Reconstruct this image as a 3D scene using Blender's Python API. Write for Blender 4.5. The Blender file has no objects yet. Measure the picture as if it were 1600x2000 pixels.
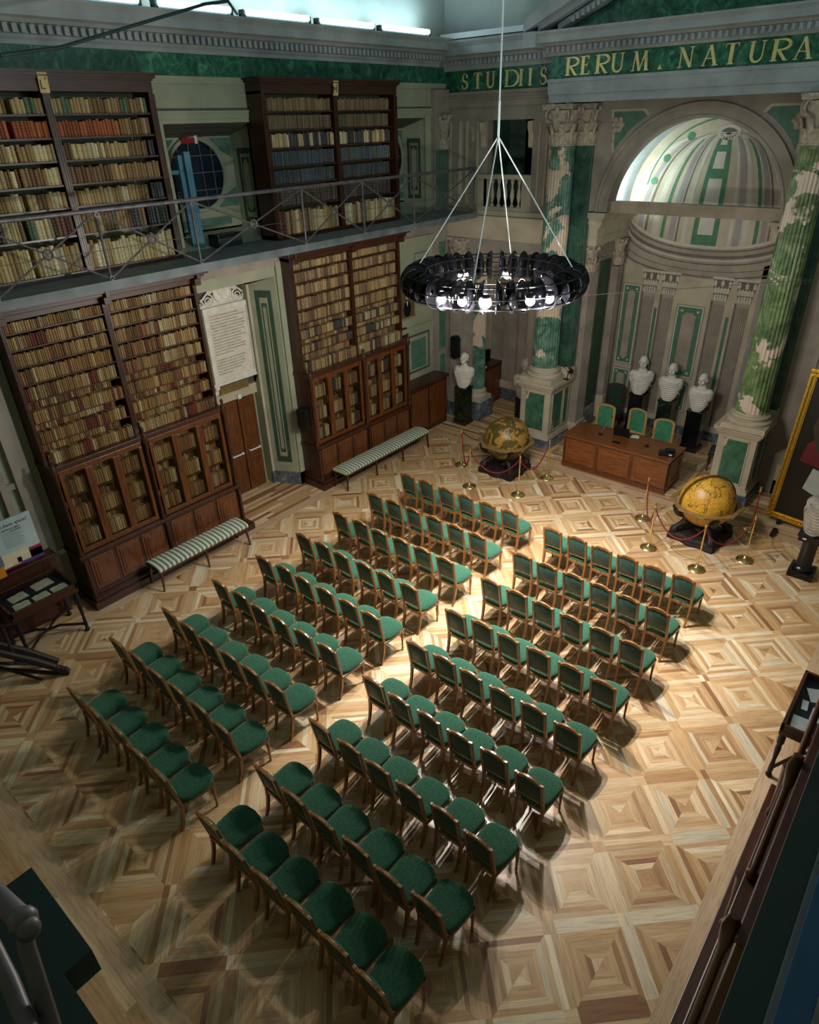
import bpy, bmesh, math, random
from mathutils import Vector, Matrix
from math import sin, cos, pi, radians
R = random.Random(7)
S = bpy.context.scene
COL = S.collection
# ------------------------------------------------------------------ camera
cd = bpy.data.cameras.new('camera'); cam = bpy.data.objects.new('camera', cd); COL.objects.link(cam); S.camera = cam
cd.sensor_fit = 'HORIZONTAL'; cd.sensor_width = 36.0; cd.lens = 36.0 * 1298.2 / 1600.0; cd.clip_start = 0.02; cd.clip_end = 200
cr = Vector((0.767204, 0.640837, -0.026954)); cu = Vector((-0.306412, 0.403104, 0.862334)); cb = Vector((0.563480, -0.653327, 0.505623))
M = Matrix.Identity(4)
for i in range(3): M[i][0] = cr[i]; M[i][1] = cu[i]; M[i][2] = cb[i]
M[0][3], M[1][3], M[2][3] = 9.9452, -4.7888, 7.1706
cam.matrix_world = M
# ------------------------------------------------------------------ world, exposure
W = bpy.data.worlds.new('world'); S.world = W; W.use_nodes = True
W.node_tree.nodes['Background'].inputs[0].default_value = (0.02, 0.03, 0.04, 1); W.node_tree.nodes['Background'].inputs[1].default_value = 0.3
S.view_settings.view_transform = 'Standard'; S.view_settings.look = 'None'; S.view_settings.gamma = 1; S.view_settings.use_curve_mapping = False
S.view_settings.exposure = 0.2
LAMP_W = 48.0; SPOT_W = 660.0; TUBE_E = 13.0; APSE_W = 46.0; ROOM_W = 0.0
CHX, CHY, CHZ = 4.68, 3.24, 5.27          # centre of the hanging ring lamp
# ------------------------------------------------------------------ helpers
def lin(h):
    h = h.lstrip('#'); o = []
    for i in (0, 2, 4):
        c = int(h[i:i+2], 16) / 255; o.append(c / 12.92 if c <= .04045 else ((c + .055) / 1.055) ** 2.4)
    return tuple(o)
class MB:
    def __init__(s): s.v = []; s.f = []; s.m = []; s.c = []; s.uv = []; s.hasuv = False
    def poly(s, pts, mi=0, col=None, uv=None):
        n = len(s.v); s.v += [tuple(p) for p in pts]; s.f.append(tuple(range(n, n + len(pts)))); s.m.append(mi); s.c.append(col); s.uv.append(uv)
        if uv: s.hasuv = True
    def faces(s, vs, fs, mi=0, col=None):
        n = len(s.v); s.v += [tuple(p) for p in vs]
        for f in fs: s.f.append(tuple(n + i for i in f)); s.m.append(mi); s.c.append(col); s.uv.append(None)
    def box(s, x0, x1, y0, y1, z0, z1, mi=0, col=None):
        if x0 > x1: x0, x1 = x1, x0
        if y0 > y1: y0, y1 = y1, y0
        if z0 > z1: z0, z1 = z1, z0
        vs = [(x0,y0,z0),(x1,y0,z0),(x1,y1,z0),(x0,y1,z0),(x0,y0,z1),(x1,y0,z1),(x1,y1,z1),(x0,y1,z1)]
        s.faces(vs, [(0,3,2,1),(4,5,6,7),(0,1,5,4),(1,2,6,5),(2,3,7,6),(3,0,4,7)], mi, col)
        return s
    def loft(s, rings, mi=0, cap=True, col=None, closed=True):
        n = len(rings[0]); vs = [p for r in rings for p in r]; fs = []
        for k in range(len(rings) - 1):
            for i in range(n if closed else n - 1):
                j = (i + 1) % n; fs.append((k*n+i, k*n+j, (k+1)*n+j, (k+1)*n+i))
        if cap: fs.append(tuple(range(n))[::-1]); fs.append(tuple((len(rings)-1)*n + i for i in range(n)))
        s.faces(vs, fs, mi, col); return s
    def lathe(s, prof, c=(0,0,0), n=24, mi=0, cap=True, flut=0, fd=0.0, fr=(0,1)):
        rings = []
        for r, z in prof:
            ring = []
            for i in range(n):
                a = 2*pi*i/n; rr = r
                if flut and fr[0] <= z <= fr[1]: rr = r - fd * max(0, cos(a*flut)) ** .7 if cos(a*flut) > 0 else r
                ring.append((c[0]+rr*cos(a), c[1]+rr*sin(a), c[2]+z))
            rings.append(ring)
        return s.loft(rings, mi, cap)
    def tube(s, pts, r, n=8, mi=0, cap=True):
        pts = [Vector(p) for p in pts]; rings = []; up = None
        for i, p in enumerate(pts):
            d = (pts[min(i+1, len(pts)-1)] - pts[max(i-1, 0)]).normalized()
            if up is None: up = Vector((0,0,1)) if abs(d.z) < .9 else Vector((1,0,0))
            a = d.cross(up).normalized(); b = a.cross(d).normalized(); up = b
            rr = r[i] if isinstance(r, (list, tuple)) else r
            rings.append([tuple(p + a*rr*cos(2*pi*k/n) + b*rr*sin(2*pi*k/n)) for k in range(n)])
        return s.loft(rings, mi, cap)
    def prism(s, poly, ax, a, b, mi=0, col=None):   # 2D polygon extruded along axis ax
        def P(u, w, t): return (t,u,w) if ax == 0 else ((u,t,w) if ax == 1 else (u,w,t))
        return s.loft([[P(u,w,a) for u,w in poly], [P(u,w,b) for u,w in poly]], mi, True, col)
    def ball(s, c, r, n=12, m=8, mi=0, sc=(1,1,1)):
        prof = []; rings = []
        for k in range(m + 1):
            t = -pi/2 + pi*k/m; rr = max(cos(t), .02)*r
            rings.append([(c[0]+rr*cos(2*pi*i/n)*sc[0], c[1]+rr*sin(2*pi*i/n)*sc[1], c[2]+r*sin(t)*sc[2]) for i in range(n)])
        return s.loft(rings, mi)
    def torus(s, c, Rr, r, n=48, m=10, mi=0, ax=2, a0=0, a1=2*pi):
        full = abs(a1 - a0 - 2*pi) < 1e-6; rings = []
        for i in range(n + (0 if full else 1)):
            a = a0 + (a1-a0)*i/n; ring = []
            for k in range(m):
                t = 2*pi*k/m; u, w, h = (Rr+r*cos(t))*cos(a), (Rr+r*cos(t))*sin(a), r*sin(t)
                q = (u,w,h) if ax == 2 else ((h,u,w) if ax == 0 else (u,h,w))
                ring.append((c[0]+q[0], c[1]+q[1], c[2]+q[2]))
            rings.append(ring)
        if full: rings.append(rings[0])
        return s.loft(rings, mi, not full)
    def mesh(s, name, mats, smooth=False, colors=False):
        me = bpy.data.meshes.new(name); me.from_pydata(s.v, [], s.f)
        for m in mats: me.materials.append(m)
        me.polygons.foreach_set('material_index', s.m)
        if any(c is not None for c in s.c):
            ca = me.color_attributes.new('tone', 'FLOAT_COLOR', 'CORNER'); buf = []
            for p, c in zip(me.polygons, s.c):
                c = c or (1,1,1); buf += [c[0], c[1], c[2], 1.0] * p.loop_total
            ca.data.foreach_set('color', buf)
        if s.hasuv:
            ul = me.uv_layers.new(name='UVMap'); buf = []
            for p, u in zip(me.polygons, s.uv):
                for k in range(p.loop_total): buf += list(u[k]) if u else [0, 0]
            ul.data.foreach_set('uv', buf)
        bm = bmesh.new(); bm.from_mesh(me); bmesh.ops.recalc_face_normals(bm, faces=bm.faces); bm.to_mesh(me); bm.free()
        if smooth:
            me.polygons.foreach_set('use_smooth', [True]*len(me.polygons))
            me.set_sharp_from_angle(angle=radians(smooth if smooth is not True else 40))
        me.update(); return me
    def build(s, name, mats, parent=None, smooth=False, loc=None, rot=None, bevel=0):
        if not isinstance(mats, (list, tuple)): mats = [mats]
        return link(name, s.mesh(name, mats, smooth), parent, loc, rot, bevel)
def link(name, me, parent=None, loc=None, rot=None, bevel=0):
    o = bpy.data.objects.new(name, me); COL.objects.link(o)
    if parent: o.parent = parent
    if loc is not None: o.location = loc
    if rot is not None: o.rotation_euler = rot
    if bevel:
        m = o.modifiers.new('bevel', 'BEVEL'); m.width = bevel; m.segments = 2; m.limit_method = 'ANGLE'; m.angle_limit = radians(50)
    return o
def tag(o, label, cat, group=None, kind=None):
    o['label'] = label; o['category'] = cat
    if group: o['group'] = group
    if kind: o['kind'] = kind
    return o
def thing(name, label, cat, loc=(0,0,0), rz=0, group=None):
    o = bpy.data.objects.new(name, None); COL.objects.link(o); o.location = loc; o.rotation_euler = (0,0,rz); o.empty_display_size = .1
    return tag(o, label, cat, group)
def struct(o): o['kind'] = 'structure'; return o
def dup(o, parent=None, loc=None, rz=None):
    kids = [c for c in KIDS.get(o.name, [])]
    c = o.copy(); COL.objects.link(c)
    if parent: c.parent = parent
    if loc is not None: c.location = loc
    if rz is not None: c.rotation_euler = (0, 0, rz)
    for k in kids: dup(k, c)
    return c
KIDS = {}
def note(root):
    def rec(o):
        KIDS[o.name] = [c for c in bpy.data.objects if c.parent == o]
        for c in KIDS[o.name]: rec(c)
    rec(root)
def text_mesh(txt, size, mat, extr=.002, align='CENTER', shear=0, space=1):
    cu_ = bpy.data.curves.new('t', 'FONT'); cu_.body = txt; cu_.size = size; cu_.extrude = extr; cu_.align_x = align; cu_.shear = shear; cu_.space_line = space; cu_.resolution_u = 2
    ob = bpy.data.objects.new('t', cu_); COL.objects.link(ob)
    dg = bpy.context.evaluated_depsgraph_get(); dg.update()
    me = bpy.data.meshes.new_from_object(ob.evaluated_get(dg)); bpy.data.objects.remove(ob)
    me.materials.clear(); me.materials.append(mat); return me
# ------------------------------------------------------------------ materials
def newmat(name):
    m = bpy.data.materials.new(name); m.use_nodes = True; nt = m.node_tree
    return m, nt, nt.nodes['Principled BSDF']
def N(nt, t, **kw):
    n = nt.nodes.new(t)
    for k, v in kw.items():
        if k.startswith('i_'): n.inputs[k[2:].replace('_', ' ')].default_value = v
        else: setattr(n, k, v)
    return n
def ramp(nt, fac, stops):
    r = nt.nodes.new('ShaderNodeValToRGB'); e = r.color_ramp.elements
    while len(e) < len(stops): e.new(.5)
    for k, (p, c) in enumerate(stops): e[k].position = p; e[k].color = (*c, 1)
    nt.links.new(fac, r.inputs[0]); return r.outputs[0]
def mat(name, stops, scale=4, rough=.5, metal=0, stretch=(1,1,1), detail=5, bump=0, dist=0, coat=0, sheen=0, spec=.5):
    if isinstance(stops, str): stops = [(0, lin(stops)), (1, lin(stops))]
    elif isinstance(stops[0], str): stops = [(.3 + .4*i/(len(stops)-1), lin(c)) for i, c in enumerate(stops)]
    m, nt, b = newmat(name)
    tc = N(nt, 'ShaderNodeTexCoord'); mp = N(nt, 'ShaderNodeMapping'); mp.inputs['Scale'].default_value = stretch
    nt.links.new(tc.outputs['Object'], mp.inputs[0])
    no = N(nt, 'ShaderNodeTexNoise', i_Scale=scale, i_Detail=detail, i_Distortion=dist); nt.links.new(mp.outputs[0], no.inputs['Vector'])
    nt.links.new(ramp(nt, no.outputs['Fac'], stops), b.inputs['Base Color'])
    b.inputs['Roughness'].default_value = rough; b.inputs['Metallic'].default_value = metal; b.inputs['Coat Weight'].default_value = coat; b.inputs['Coat Roughness'].default_value = .25
    b.inputs['Sheen Weight'].default_value = sheen; b.inputs['Specular IOR Level'].default_value = spec
    if bump:
        bp = N(nt, 'ShaderNodeBump', i_Strength=bump, i_Distance=.01); nt.links.new(no.outputs['Fac'], bp.inputs['Height']); nt.links.new(bp.outputs[0], b.inputs['Normal'])
    return m
def emit(name, c, st):
    m, nt, b = newmat(name); b.inputs['Base Color'].default_value = (*c, 1); b.inputs['Emission Color'].default_value = (*c, 1); b.inputs['Emission Strength'].default_value = st; return m
def marble(name, cols, scale=2.5, patch=None, pthr=.6, pscale=1.2, rough=.35, seed=0):
    m, nt, b = newmat(name); tc = N(nt, 'ShaderNodeTexCoord'); mp = N(nt, 'ShaderNodeMapping'); mp.inputs['Location'].default_value = (seed, seed*1.7, seed*.3); nt.links.new(tc.outputs['Object'], mp.inputs[0])
    n1 = N(nt, 'ShaderNodeTexNoise', i_Scale=scale, i_Detail=9, i_Roughness=.65, i_Distortion=1.6); nt.links.new(mp.outputs[0], n1.inputs['Vector'])
    out = ramp(nt, n1.outputs['Fac'], [(.3 + .4*i/(len(cols)-1), lin(c)) for i, c in enumerate(cols)])
    if patch:
        n2 = N(nt, 'ShaderNodeTexNoise', i_Scale=pscale, i_Detail=6, i_Roughness=.55, i_Distortion=.8); nt.links.new(mp.outputs[0], n2.inputs['Vector'])
        mk = ramp(nt, n2.outputs['Fac'], [(pthr, (0,0,0)), (pthr + .015, (1,1,1))])
        mx = N(nt, 'ShaderNodeMix', data_type='RGBA'); nt.links.new(mk, mx.inputs[0]); nt.links.new(out, mx.inputs[6]); mx.inputs[7].default_value = (*lin(patch), 1); out = mx.outputs[2]
    nt.links.new(out, b.inputs['Base Color']); b.inputs['Roughness'].default_value = rough; return m
def wood(name, c1, c2, rough=.4, axis=2, scale=3):
    st = [14, 14, 14]; st[axis] = 1.2
    return mat(name, [c1, c2], scale=scale, rough=rough, stretch=st, detail=6, coat=.25, dist=.3)
def attrmat(name, grain=False, rough=.5, gilt=False):
    m, nt, b = newmat(name); at = N(nt, 'ShaderNodeVertexColor', layer_name='tone'); col = at.outputs[0]
    if grain:
        uv = N(nt, 'ShaderNodeUVMap', uv_map='UVMap'); mp = N(nt, 'ShaderNodeMapping'); mp.inputs['Scale'].default_value = (1.5, 22, 1); nt.links.new(uv.outputs[0], mp.inputs[0])
        no = N(nt, 'ShaderNodeTexNoise', i_Scale=1.6, i_Detail=6, i_Distortion=.9); nt.links.new(mp.outputs[0], no.inputs['Vector'])
        rm = ramp(nt, no.outputs['Fac'], [(.3, (.74,.69,.62)), (.5, (.96,.95,.92)), (.68, (1.1,1.08,1.05))])
        mx = N(nt, 'ShaderNodeMix', data_type='RGBA', blend_type='MULTIPLY'); mx.inputs[0].default_value = 1; nt.links.new(col, mx.inputs[6]); nt.links.new(rm, mx.inputs[7]); col = mx.outputs[2]
    nt.links.new(col, b.inputs['Base Color']); b.inputs['Roughness'].default_value = rough
    if grain: b.inputs['Coat Weight'].default_value = .25; b.inputs['Coat Roughness'].default_value = .22
    return m
def bookmat(name, attr):
    m, nt, b = newmat(name)
    if attr: col = N(nt, 'ShaderNodeVertexColor', layer_name='tone').outputs[0]
    else: col = N(nt, 'ShaderNodeObjectInfo').outputs['Color']
    uv = N(nt, 'ShaderNodeUVMap', uv_map='UVMap'); sp = N(nt, 'ShaderNodeSeparateXYZ'); nt.links.new(uv.outputs[0], sp.inputs[0])
    mt = N(nt, 'ShaderNodeMath', operation='MULTIPLY'); mt.inputs[1].default_value = 6; nt.links.new(sp.outputs[1], mt.inputs[0])
    fr = N(nt, 'ShaderNodeMath', operation='FRACT'); nt.links.new(mt.outputs[0], fr.inputs[0])
    bands = ramp(nt, fr.outputs[0], [(0, (1,1,1)), (.84, (1,1,1)), (.88, (0,0,0)), (.96, (0,0,0))])
    tc = N(nt, 'ShaderNodeTexCoord'); no = N(nt, 'ShaderNodeTexNoise', i_Scale=60, i_Detail=4); nt.links.new(tc.outputs['Object'], no.inputs['Vector'])
    sh = ramp(nt, no.outputs['Fac'], [(.3, (.6,.58,.55)), (.7, (1.2,1.2,1.15))])
    mx = N(nt, 'ShaderNodeMix', data_type='RGBA', blend_type='MULTIPLY'); mx.inputs[0].default_value = 1; nt.links.new(col, mx.inputs[6]); nt.links.new(sh, mx.inputs[7])
    m2 = N(nt, 'ShaderNodeMix', data_type='RGBA'); nt.links.new(bands, m2.inputs[0]); m2.inputs[6].default_value = (.30, .20, .08, 1)
    m3 = N(nt, 'ShaderNodeMix', data_type='RGBA'); m3.inputs[0].default_value = .55; nt.links.new(mx.outputs[2], m3.inputs[6]); m3.inputs[7].default_value = (.34, .24, .11, 1)
    nt.links.new(m3.outputs[2], m2.inputs[6]); nt.links.new(mx.outputs[2], m2.inputs[7]); nt.links.new(m2.outputs[2], b.inputs['Base Color']); b.inputs['Roughness'].default_value = .5
    return m
DW = wood('dark_walnut', '#2c150b', '#4e2816', .4); DWy = wood('dark_walnut_y', '#2c150b', '#4e2816', .4, 1); DWx = wood('dark_walnut_x', '#3a1a0b', '#64321a', .35, 0)
MW = wood('mid_oak', '#4a2410', '#7a451f', .35); MWx = wood('desk_oak', '#5a2d12', '#8a5024', .3, 0)
CW = wood('chair_wood', '#66401f', '#a2703a', .3); BLK = mat('ebony', ['#0e0707', '#20110e'], scale=20, rough=.6)
GILT = mat('gilt', ['#a87c1e', '#e0b850'], scale=40, rough=.35, metal=.8)
BRASS = mat('brass', ['#d2b464', '#f2dea0'], scale=6, rough=.2, metal=.95)
STONE = mat('grey_mauve_stucco', ['#857c72', '#a1978b'], scale=2.2, rough=.8, detail=8)
STONE2 = mat('dark_stucco_line', ['#4b433f', '#5a514c'], scale=3, rough=.85)
STONEL = mat('pale_stucco', ['#a89c88', '#c0b59f'], scale=2.5, rough=.8, detail=8)
STONEG = mat('greenish_stucco', ['#8d927c', '#a6a88f'], scale=1.6, rough=.8, detail=8)
STONEC = mat('cornice_stucco', ['#8f9498', '#aab0b2'], scale=2.5, rough=.8, detail=8)
TEAL = mat('upper_wall_stucco', ['#a4aca8', '#bcc2ba'], scale=1.3, rough=.85, detail=8)
CAPM = mat('carved_capital_stucco', ['#8b7f70', '#bdb09c'], scale=14, rough=.8, bump=.6)
GREENP = mat('green_paint_panel', ['#46695a', '#5a7d6c'], scale=5, rough=.7)
GREEND = mat('dark_green_paint', ['#2c4534', '#3b5742'], scale=4, rough=.7)
GMAR = marble('green_marble_frieze', ['#0a3a2c', '#17523f', '#357459', '#6a9a84'], 4.5)
GCOL = marble('green_scagliola', ['#264236', '#446a58', '#64877a', '#8aa698'], 3.0, '#cbb6a0', .535, 1.0, .4, 3.1)
GCOL2 = marble('green_scagliola_dark', ['#1f3b30', '#37594a', '#507062'], 3.0, None, .6, 1.2, .4)
GPED = marble('green_pedestal_panel', ['#27503f', '#38664f', '#527c68'], 4.0, '#c9b79a', .63, 2.2, .4, 5.3)
GREYM = marble('blue_grey_marble', ['#33383f', '#4d5560', '#6a7480', '#a0a8b0'], 3.2, None, rough=.3)
DKMAR = marble('dark_green_black_marble', ['#0b0f0c', '#1a241b', '#3a3f2a'], 5, None, rough=.2)
BKMAR = marble('black_marble', ['#08080a', '#101014', '#1c1c20'], 4, None, rough=.25)
VNMAR = marble('veined_dark_marble', ['#0c1210', '#1a2422', '#26302d', '#8a928e'], 3.5, None, rough=.25)
WMAR = mat('white_marble', ['#cfc9bd', '#e9e4da'], scale=6, rough=.45)
WMARG = mat('aged_marble', ['#8f877c', '#b8b0a4'], scale=8, rough=.6)
VEL = mat('green_velvet', ['#2d5642', '#416e57'], scale=45, rough=1.0, sheen=.12)
if 'Diffuse Roughness' in VEL.node_tree.nodes['Principled BSDF'].inputs: VEL.node_tree.nodes['Principled BSDF'].inputs['Diffuse Roughness'].default_value = 1.0
VEL.node_tree.nodes['Principled BSDF'].inputs['Specular IOR Level'].default_value = .1
VELB = mat('green_leather_back', ['#26433a', '#345348'], scale=18, rough=.6)
SLAB = mat('walkway_stone', ['#5c6467', '#767f82'], scale=4, rough=.6)
IRON = mat('grey_iron', ['#5a5558', '#7b767a'], scale=10, rough=.45, metal=.4)
DGREEN = mat('dark_teal_paint', ['#132a2c', '#1b383a'], scale=3, rough=.6)
BLUEP = mat('blue_painted_wood', ['#3f6f84', '#5588a0'], scale=4, rough=.5)
GLASSD = mat('dark_window_glass', ['#0c1c26', '#15303e'], scale=2, rough=.15)
WHITEP = mat('white_plastic', '#dfe3e6', rough=.4); BLACKP = mat('black_plastic', '#0c0d10', rough=.35); CHROME = mat('polished_steel', '#d0d0d0', rough=.15, metal=1)
PAPER = mat('old_paper', ['#c9c6ae', '#e2dfc9'], scale=12, rough=.7)
ROPE = mat('red_rope', ['#5c1018', '#8a1c26'], scale=30, rough=.7)
# ------------------------------------------------------------------ room lights that are fixtures of the place are built with their fixtures below
# ------------------------------------------------------------------ floor
s2 = math.sqrt(.5); PT = .8
def g2w(i, j): return ((i + j) * s2 * PT + 8.504, (i - j) * s2 * PT)
FX0, FX1, FY0, FY1 = 0.0, 9.62, -3.98, 8.02
def clip(poly):
    for ax, v, sg in ((0, FX0, 1), (0, FX1, -1), (1, FY0, 1), (1, FY1, -1)):
        out = []; n = len(poly)
        for k in range(n):
            a, b = poly[k], poly[(k+1) % n]; da, db = (a[ax]-v)*sg, (b[ax]-v)*sg
            if da >= 0: out.append(a)
            if (da > 0 > db) or (da < 0 < db):
                t = da/(da-db); out.append(tuple(a[q] + (b[q]-a[q])*t for q in range(4)))
        poly = out
        if len(poly) < 3: return None
    return poly
TONES = ['#cdb08a', '#c7a67c', '#d6bc96', '#bf9c72', '#c9a980', '#ba9468', '#dcc5a2', '#c3a077']
DARKT = ['#a17a54', '#93694a', '#ab8560']; PALET = ['#ddcfb4', '#d3c6ae', '#e0d2b4']
LT = [lin(c) for c in TONES]; LD = [lin(c) for c in DARKT]; LP = [lin(c) for c in PALET]
def tone(pd=.08, pp=.03):
    r = R.random(); c = R.choice(LD) if r < pd else (R.choice(LP) if r < pd + pp else R.choice(LT)); k = R.uniform(.9, 1.08)
    return (c[0]*k, c[1]*k*.99, c[2]*k*.96)
fl = MB()
def strip(quad, u_ax, c):      # quad in grid coords; grain along grid axis u_ax
    o = R.uniform(0, 50); pts = []
    for i, j in quad:
        x, y = g2w(i, j); u, v = (i, j) if u_ax == 0 else (j, i); pts.append((x, y, u + o, v + o*.37))
    p = clip(pts)
    if p: fl.poly([(a[0], a[1], 0) for a in p], 0, c, [(a[2], a[3]) for a in p])
def nearfield(i, j):
    x, y = g2w(i, j); return FX0 - 1.3 < x < FX1 + 1.3 and FY0 - 1.3 < y < FY1 + 1.3
h = .085
for gi in range(-26, 16):
    for gj in range(-26, 16):
        if not nearfield(gi, gj): continue
        # node square, two bands
        if R.random() < .5: strip([(gi-h,gj-h),(gi+h,gj-h),(gi+h,gj+h),(gi-h,gj+h)], 0, tone(.2,.25))
        else:
            strip([(gi-h,gj-h),(gi,gj-h),(gi,gj+h),(gi-h,gj+h)], 1, tone(.2,.25)); strip([(gi,gj-h),(gi+h,gj-h),(gi+h,gj+h),(gi,gj+h)], 1, tone(.2,.25))
        for ax in (0, 1):
            sp = R.random() < .35; c1 = tone(.05, .16); c2 = c1 if sp else tone(.08, .14)
            for (a, b), c in (((-h, 0), c1), ((0, h), c2)):
                q = [(gi+h, gj+a), (gi+1-h, gj+a), (gi+1-h, gj+b), (gi+h, gj+b)] if ax == 0 else [(gi+a, gj+h), (gi+a, gj+1-h), (gi+b, gj+1-h), (gi+b, gj+h)]
                strip(q, ax, c)
        # panel of concentric mitred strips
        cx, cy, hw = gi+.5, gj+.5, .5-h; rs = [1.0, .82, .64, .47, .28, 0]; 
        if R.random() < .4: rs = [1.0, .84, .70, .52, .36, .2, 0]
        for k in range(len(rs)-1):
            a, b = rs[k]*hw, rs[k+1]*hw; ringc = tone(.12, .05) if R.random() < .45 else None
            for sd in range(4):
                c = ringc if (ringc and R.random() < .6) else tone(.09, .05)
                if b == 0: q = [(-a,-a),(a,-a),(0,0)]
                else: q = [(-a,-a),(a,-a),(b,-b),(-b,-b)]
                for _ in range(sd): q = [(-y, x) for x, y in q]
                strip([(cx+x, cy+y) for x, y in q], sd % 2, c)
# border: one wide strip, then long planks up to the walls
def plank(x0, x1, y0, y1, ax, c, z=0):
    o = R.uniform(0, 60); pts = [(x0,y0),(x1,y0),(x1,y1),(x0,y1)]
    uv = [((p[ax])/PT + o, (p[1-ax])/PT + o*.4) for p in pts]
    fl.poly([(a, b, z) for a, b in pts], 0, c, uv)
BR = [lin(c) for c in ('#c4a888', '#bda082', '#caae8e')]
def planks(x0, x1, y0, y1, ax, w=.075, z=0):
    p0, p1 = (x0, x1) if ax == 1 else (y0, y1); q0, q1 = (y0, y1) if ax == 1 else (x0, x1); p = p0
    while p < p1 - 1e-4:
        pe = min(p + w, p1); q = q0 - R.uniform(0, .9)
        while q < q1:
            qe = q + R.uniform(.7, 1.6); a, b = max(q, q0), min(qe, q1)
            if b > a: plank(*((p, pe, a, b) if ax == 1 else (a, b, p, pe)), ax, tone(.14, .02), z)
            q = qe
        p = pe
bw = .22
for y in [-3.98-bw + k*1.7 for k in range(8)]: plank(-bw, 0, y, min(y+1.7, 8.02+bw), 1, R.choice(BR)); plank(9.62, 9.62+bw, y, min(y+1.7, 8.02+bw), 1, R.choice(BR))
for x in [0 + k*1.6 for k in range(6)]: plank(x, min(x+1.6, 9.62), -3.98-bw, -3.98, 0, R.choice(BR)); plank(x, min(x+1.6, 9.62), 8.02, 8.02+bw, 0, R.choice(BR))
planks(-2.2, -bw, -6.4, 8.24, 1, .09); planks(9.62+bw, 11.2, -6.4, 8.24, 1, .09); planks(-bw, 9.84, -6.4, -4.2, 0, .11); planks(-2.2, 2.0, 8.24, 11.4, 0, .09); planks(2.0, 11.2, 8.24, 12.4, 0, .09)
fl.v = [(a, b, c) for a, b, c in fl.v]
FLOORM = attrmat('parquet', True, .34)
struct(link('floor', fl.mesh('floor', [FLOORM])))
b = MB(); b.box(-2.2, 11.2, -6.4, 12.4, -.2, -.01); struct(b.build('floor_slab', STONE2))
# raised platform before the niche
fl = MB()
def tilefield(x0, x1, y0, y1, z):
    n = int((x1-x0)/.55) ; m = int((y1-y0)/.55); w = (x1-x0)/n; d = (y1-y0)/m
    for a in range(n):
        for b_ in range(m):
            cx, cy = x0+(a+.5)*w, y0+(b_+.5)*d
            for k in range(5):
                o, i_ = 1-k*.2, 1-(k+1)*.2
                for sd in range(4):
                    q = [(-o,-o),(o,-o),(i_,-i_),(-i_,-i_)] if i_ > .01 else [(-o,-o),(o,-o),(0,0)]
                    for _ in range(sd): q = [(-yy, xx) for xx, yy in q]
                    of = R.uniform(0, 40); pts = [(cx+u*w/2, cy+v*d/2, z) for u, v in q]
                    fl.poly(pts, 0, tone(.12, .05), [((p[sd % 2])/PT+of, p[1-sd % 2]/PT+of*.3) for p in pts])
PZ = .12
tilefield(2.9, 6.75, 8.5, 11.5, PZ); tilefield(1.95, 2.9, 8.5, 9.6, PZ)
planks(1.9, 9.4, 8.28, 8.5, 0, .11, PZ); planks(6.75, 9.4, 8.5, 9.6, 0, .09, PZ)
n0 = len(fl.v); fl.box(1.9, 9.4, 8.28, 11.5, 0.0, PZ-.004, 0, BR[0]); fl.box(1.9, 9.4, 8.26, 8.29, PZ-.03, PZ+.002, 0, BR[2])
struct(link('floor_platform', fl.mesh('floor_platform', [FLOORM])))
# ------------------------------------------------------------------ walls
def sbox(name, m, *boxes):
    b = MB()
    for q in boxes: b.box(*q)
    return struct(b.build(name, m))
WX = -.9     # face of the left wall
DY0, DY1 = 2.1, 3.93; DZ = 4.62
sbox('wall_left', STONEG, (-2.0, WX, -6.4, DY0, 0, 5.2), (-2.0, WX, DY1, 9.6, 0, 5.2), (-2.0, WX, DY0, DY1, DZ, 5.2), (-2.0, -1.66, DY0, DY1, 0, 5.2),
     (-2.0, WX, -6.4, 2.05, 5.2, 7.9), (-2.0, WX, 3.9, 7.35, 5.2, 7.9), (-2.0, WX, 8.75, 9.6, 5.2, 7.9), (-2.0, WX, 2.05, 3.9, 7.25, 7.9), (-2.0, WX, 7.35, 8.75, 7.25, 7.9))
sbox('wall_left_upper', TEAL, (-2.0, -1.0, -6.4, 9.6, 8.2, 12.0))
sbox('wall_right', STONEG, (10.75, 11.2, -6.4, 9.6, 0, 12.0))
sbox('wall_near', STONEG, (-2.0, 11.2, -6.6, -6.3, 0, 12.0))
sbox('ceiling', TEAL, (-2.0, 11.2, -6.6, 9.6, 12.0, 12.2))
sbox('wall_apse_upper', TEAL, (-2.0, 11.2, 9.6, 9.9, 8.1, 12.2))
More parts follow.
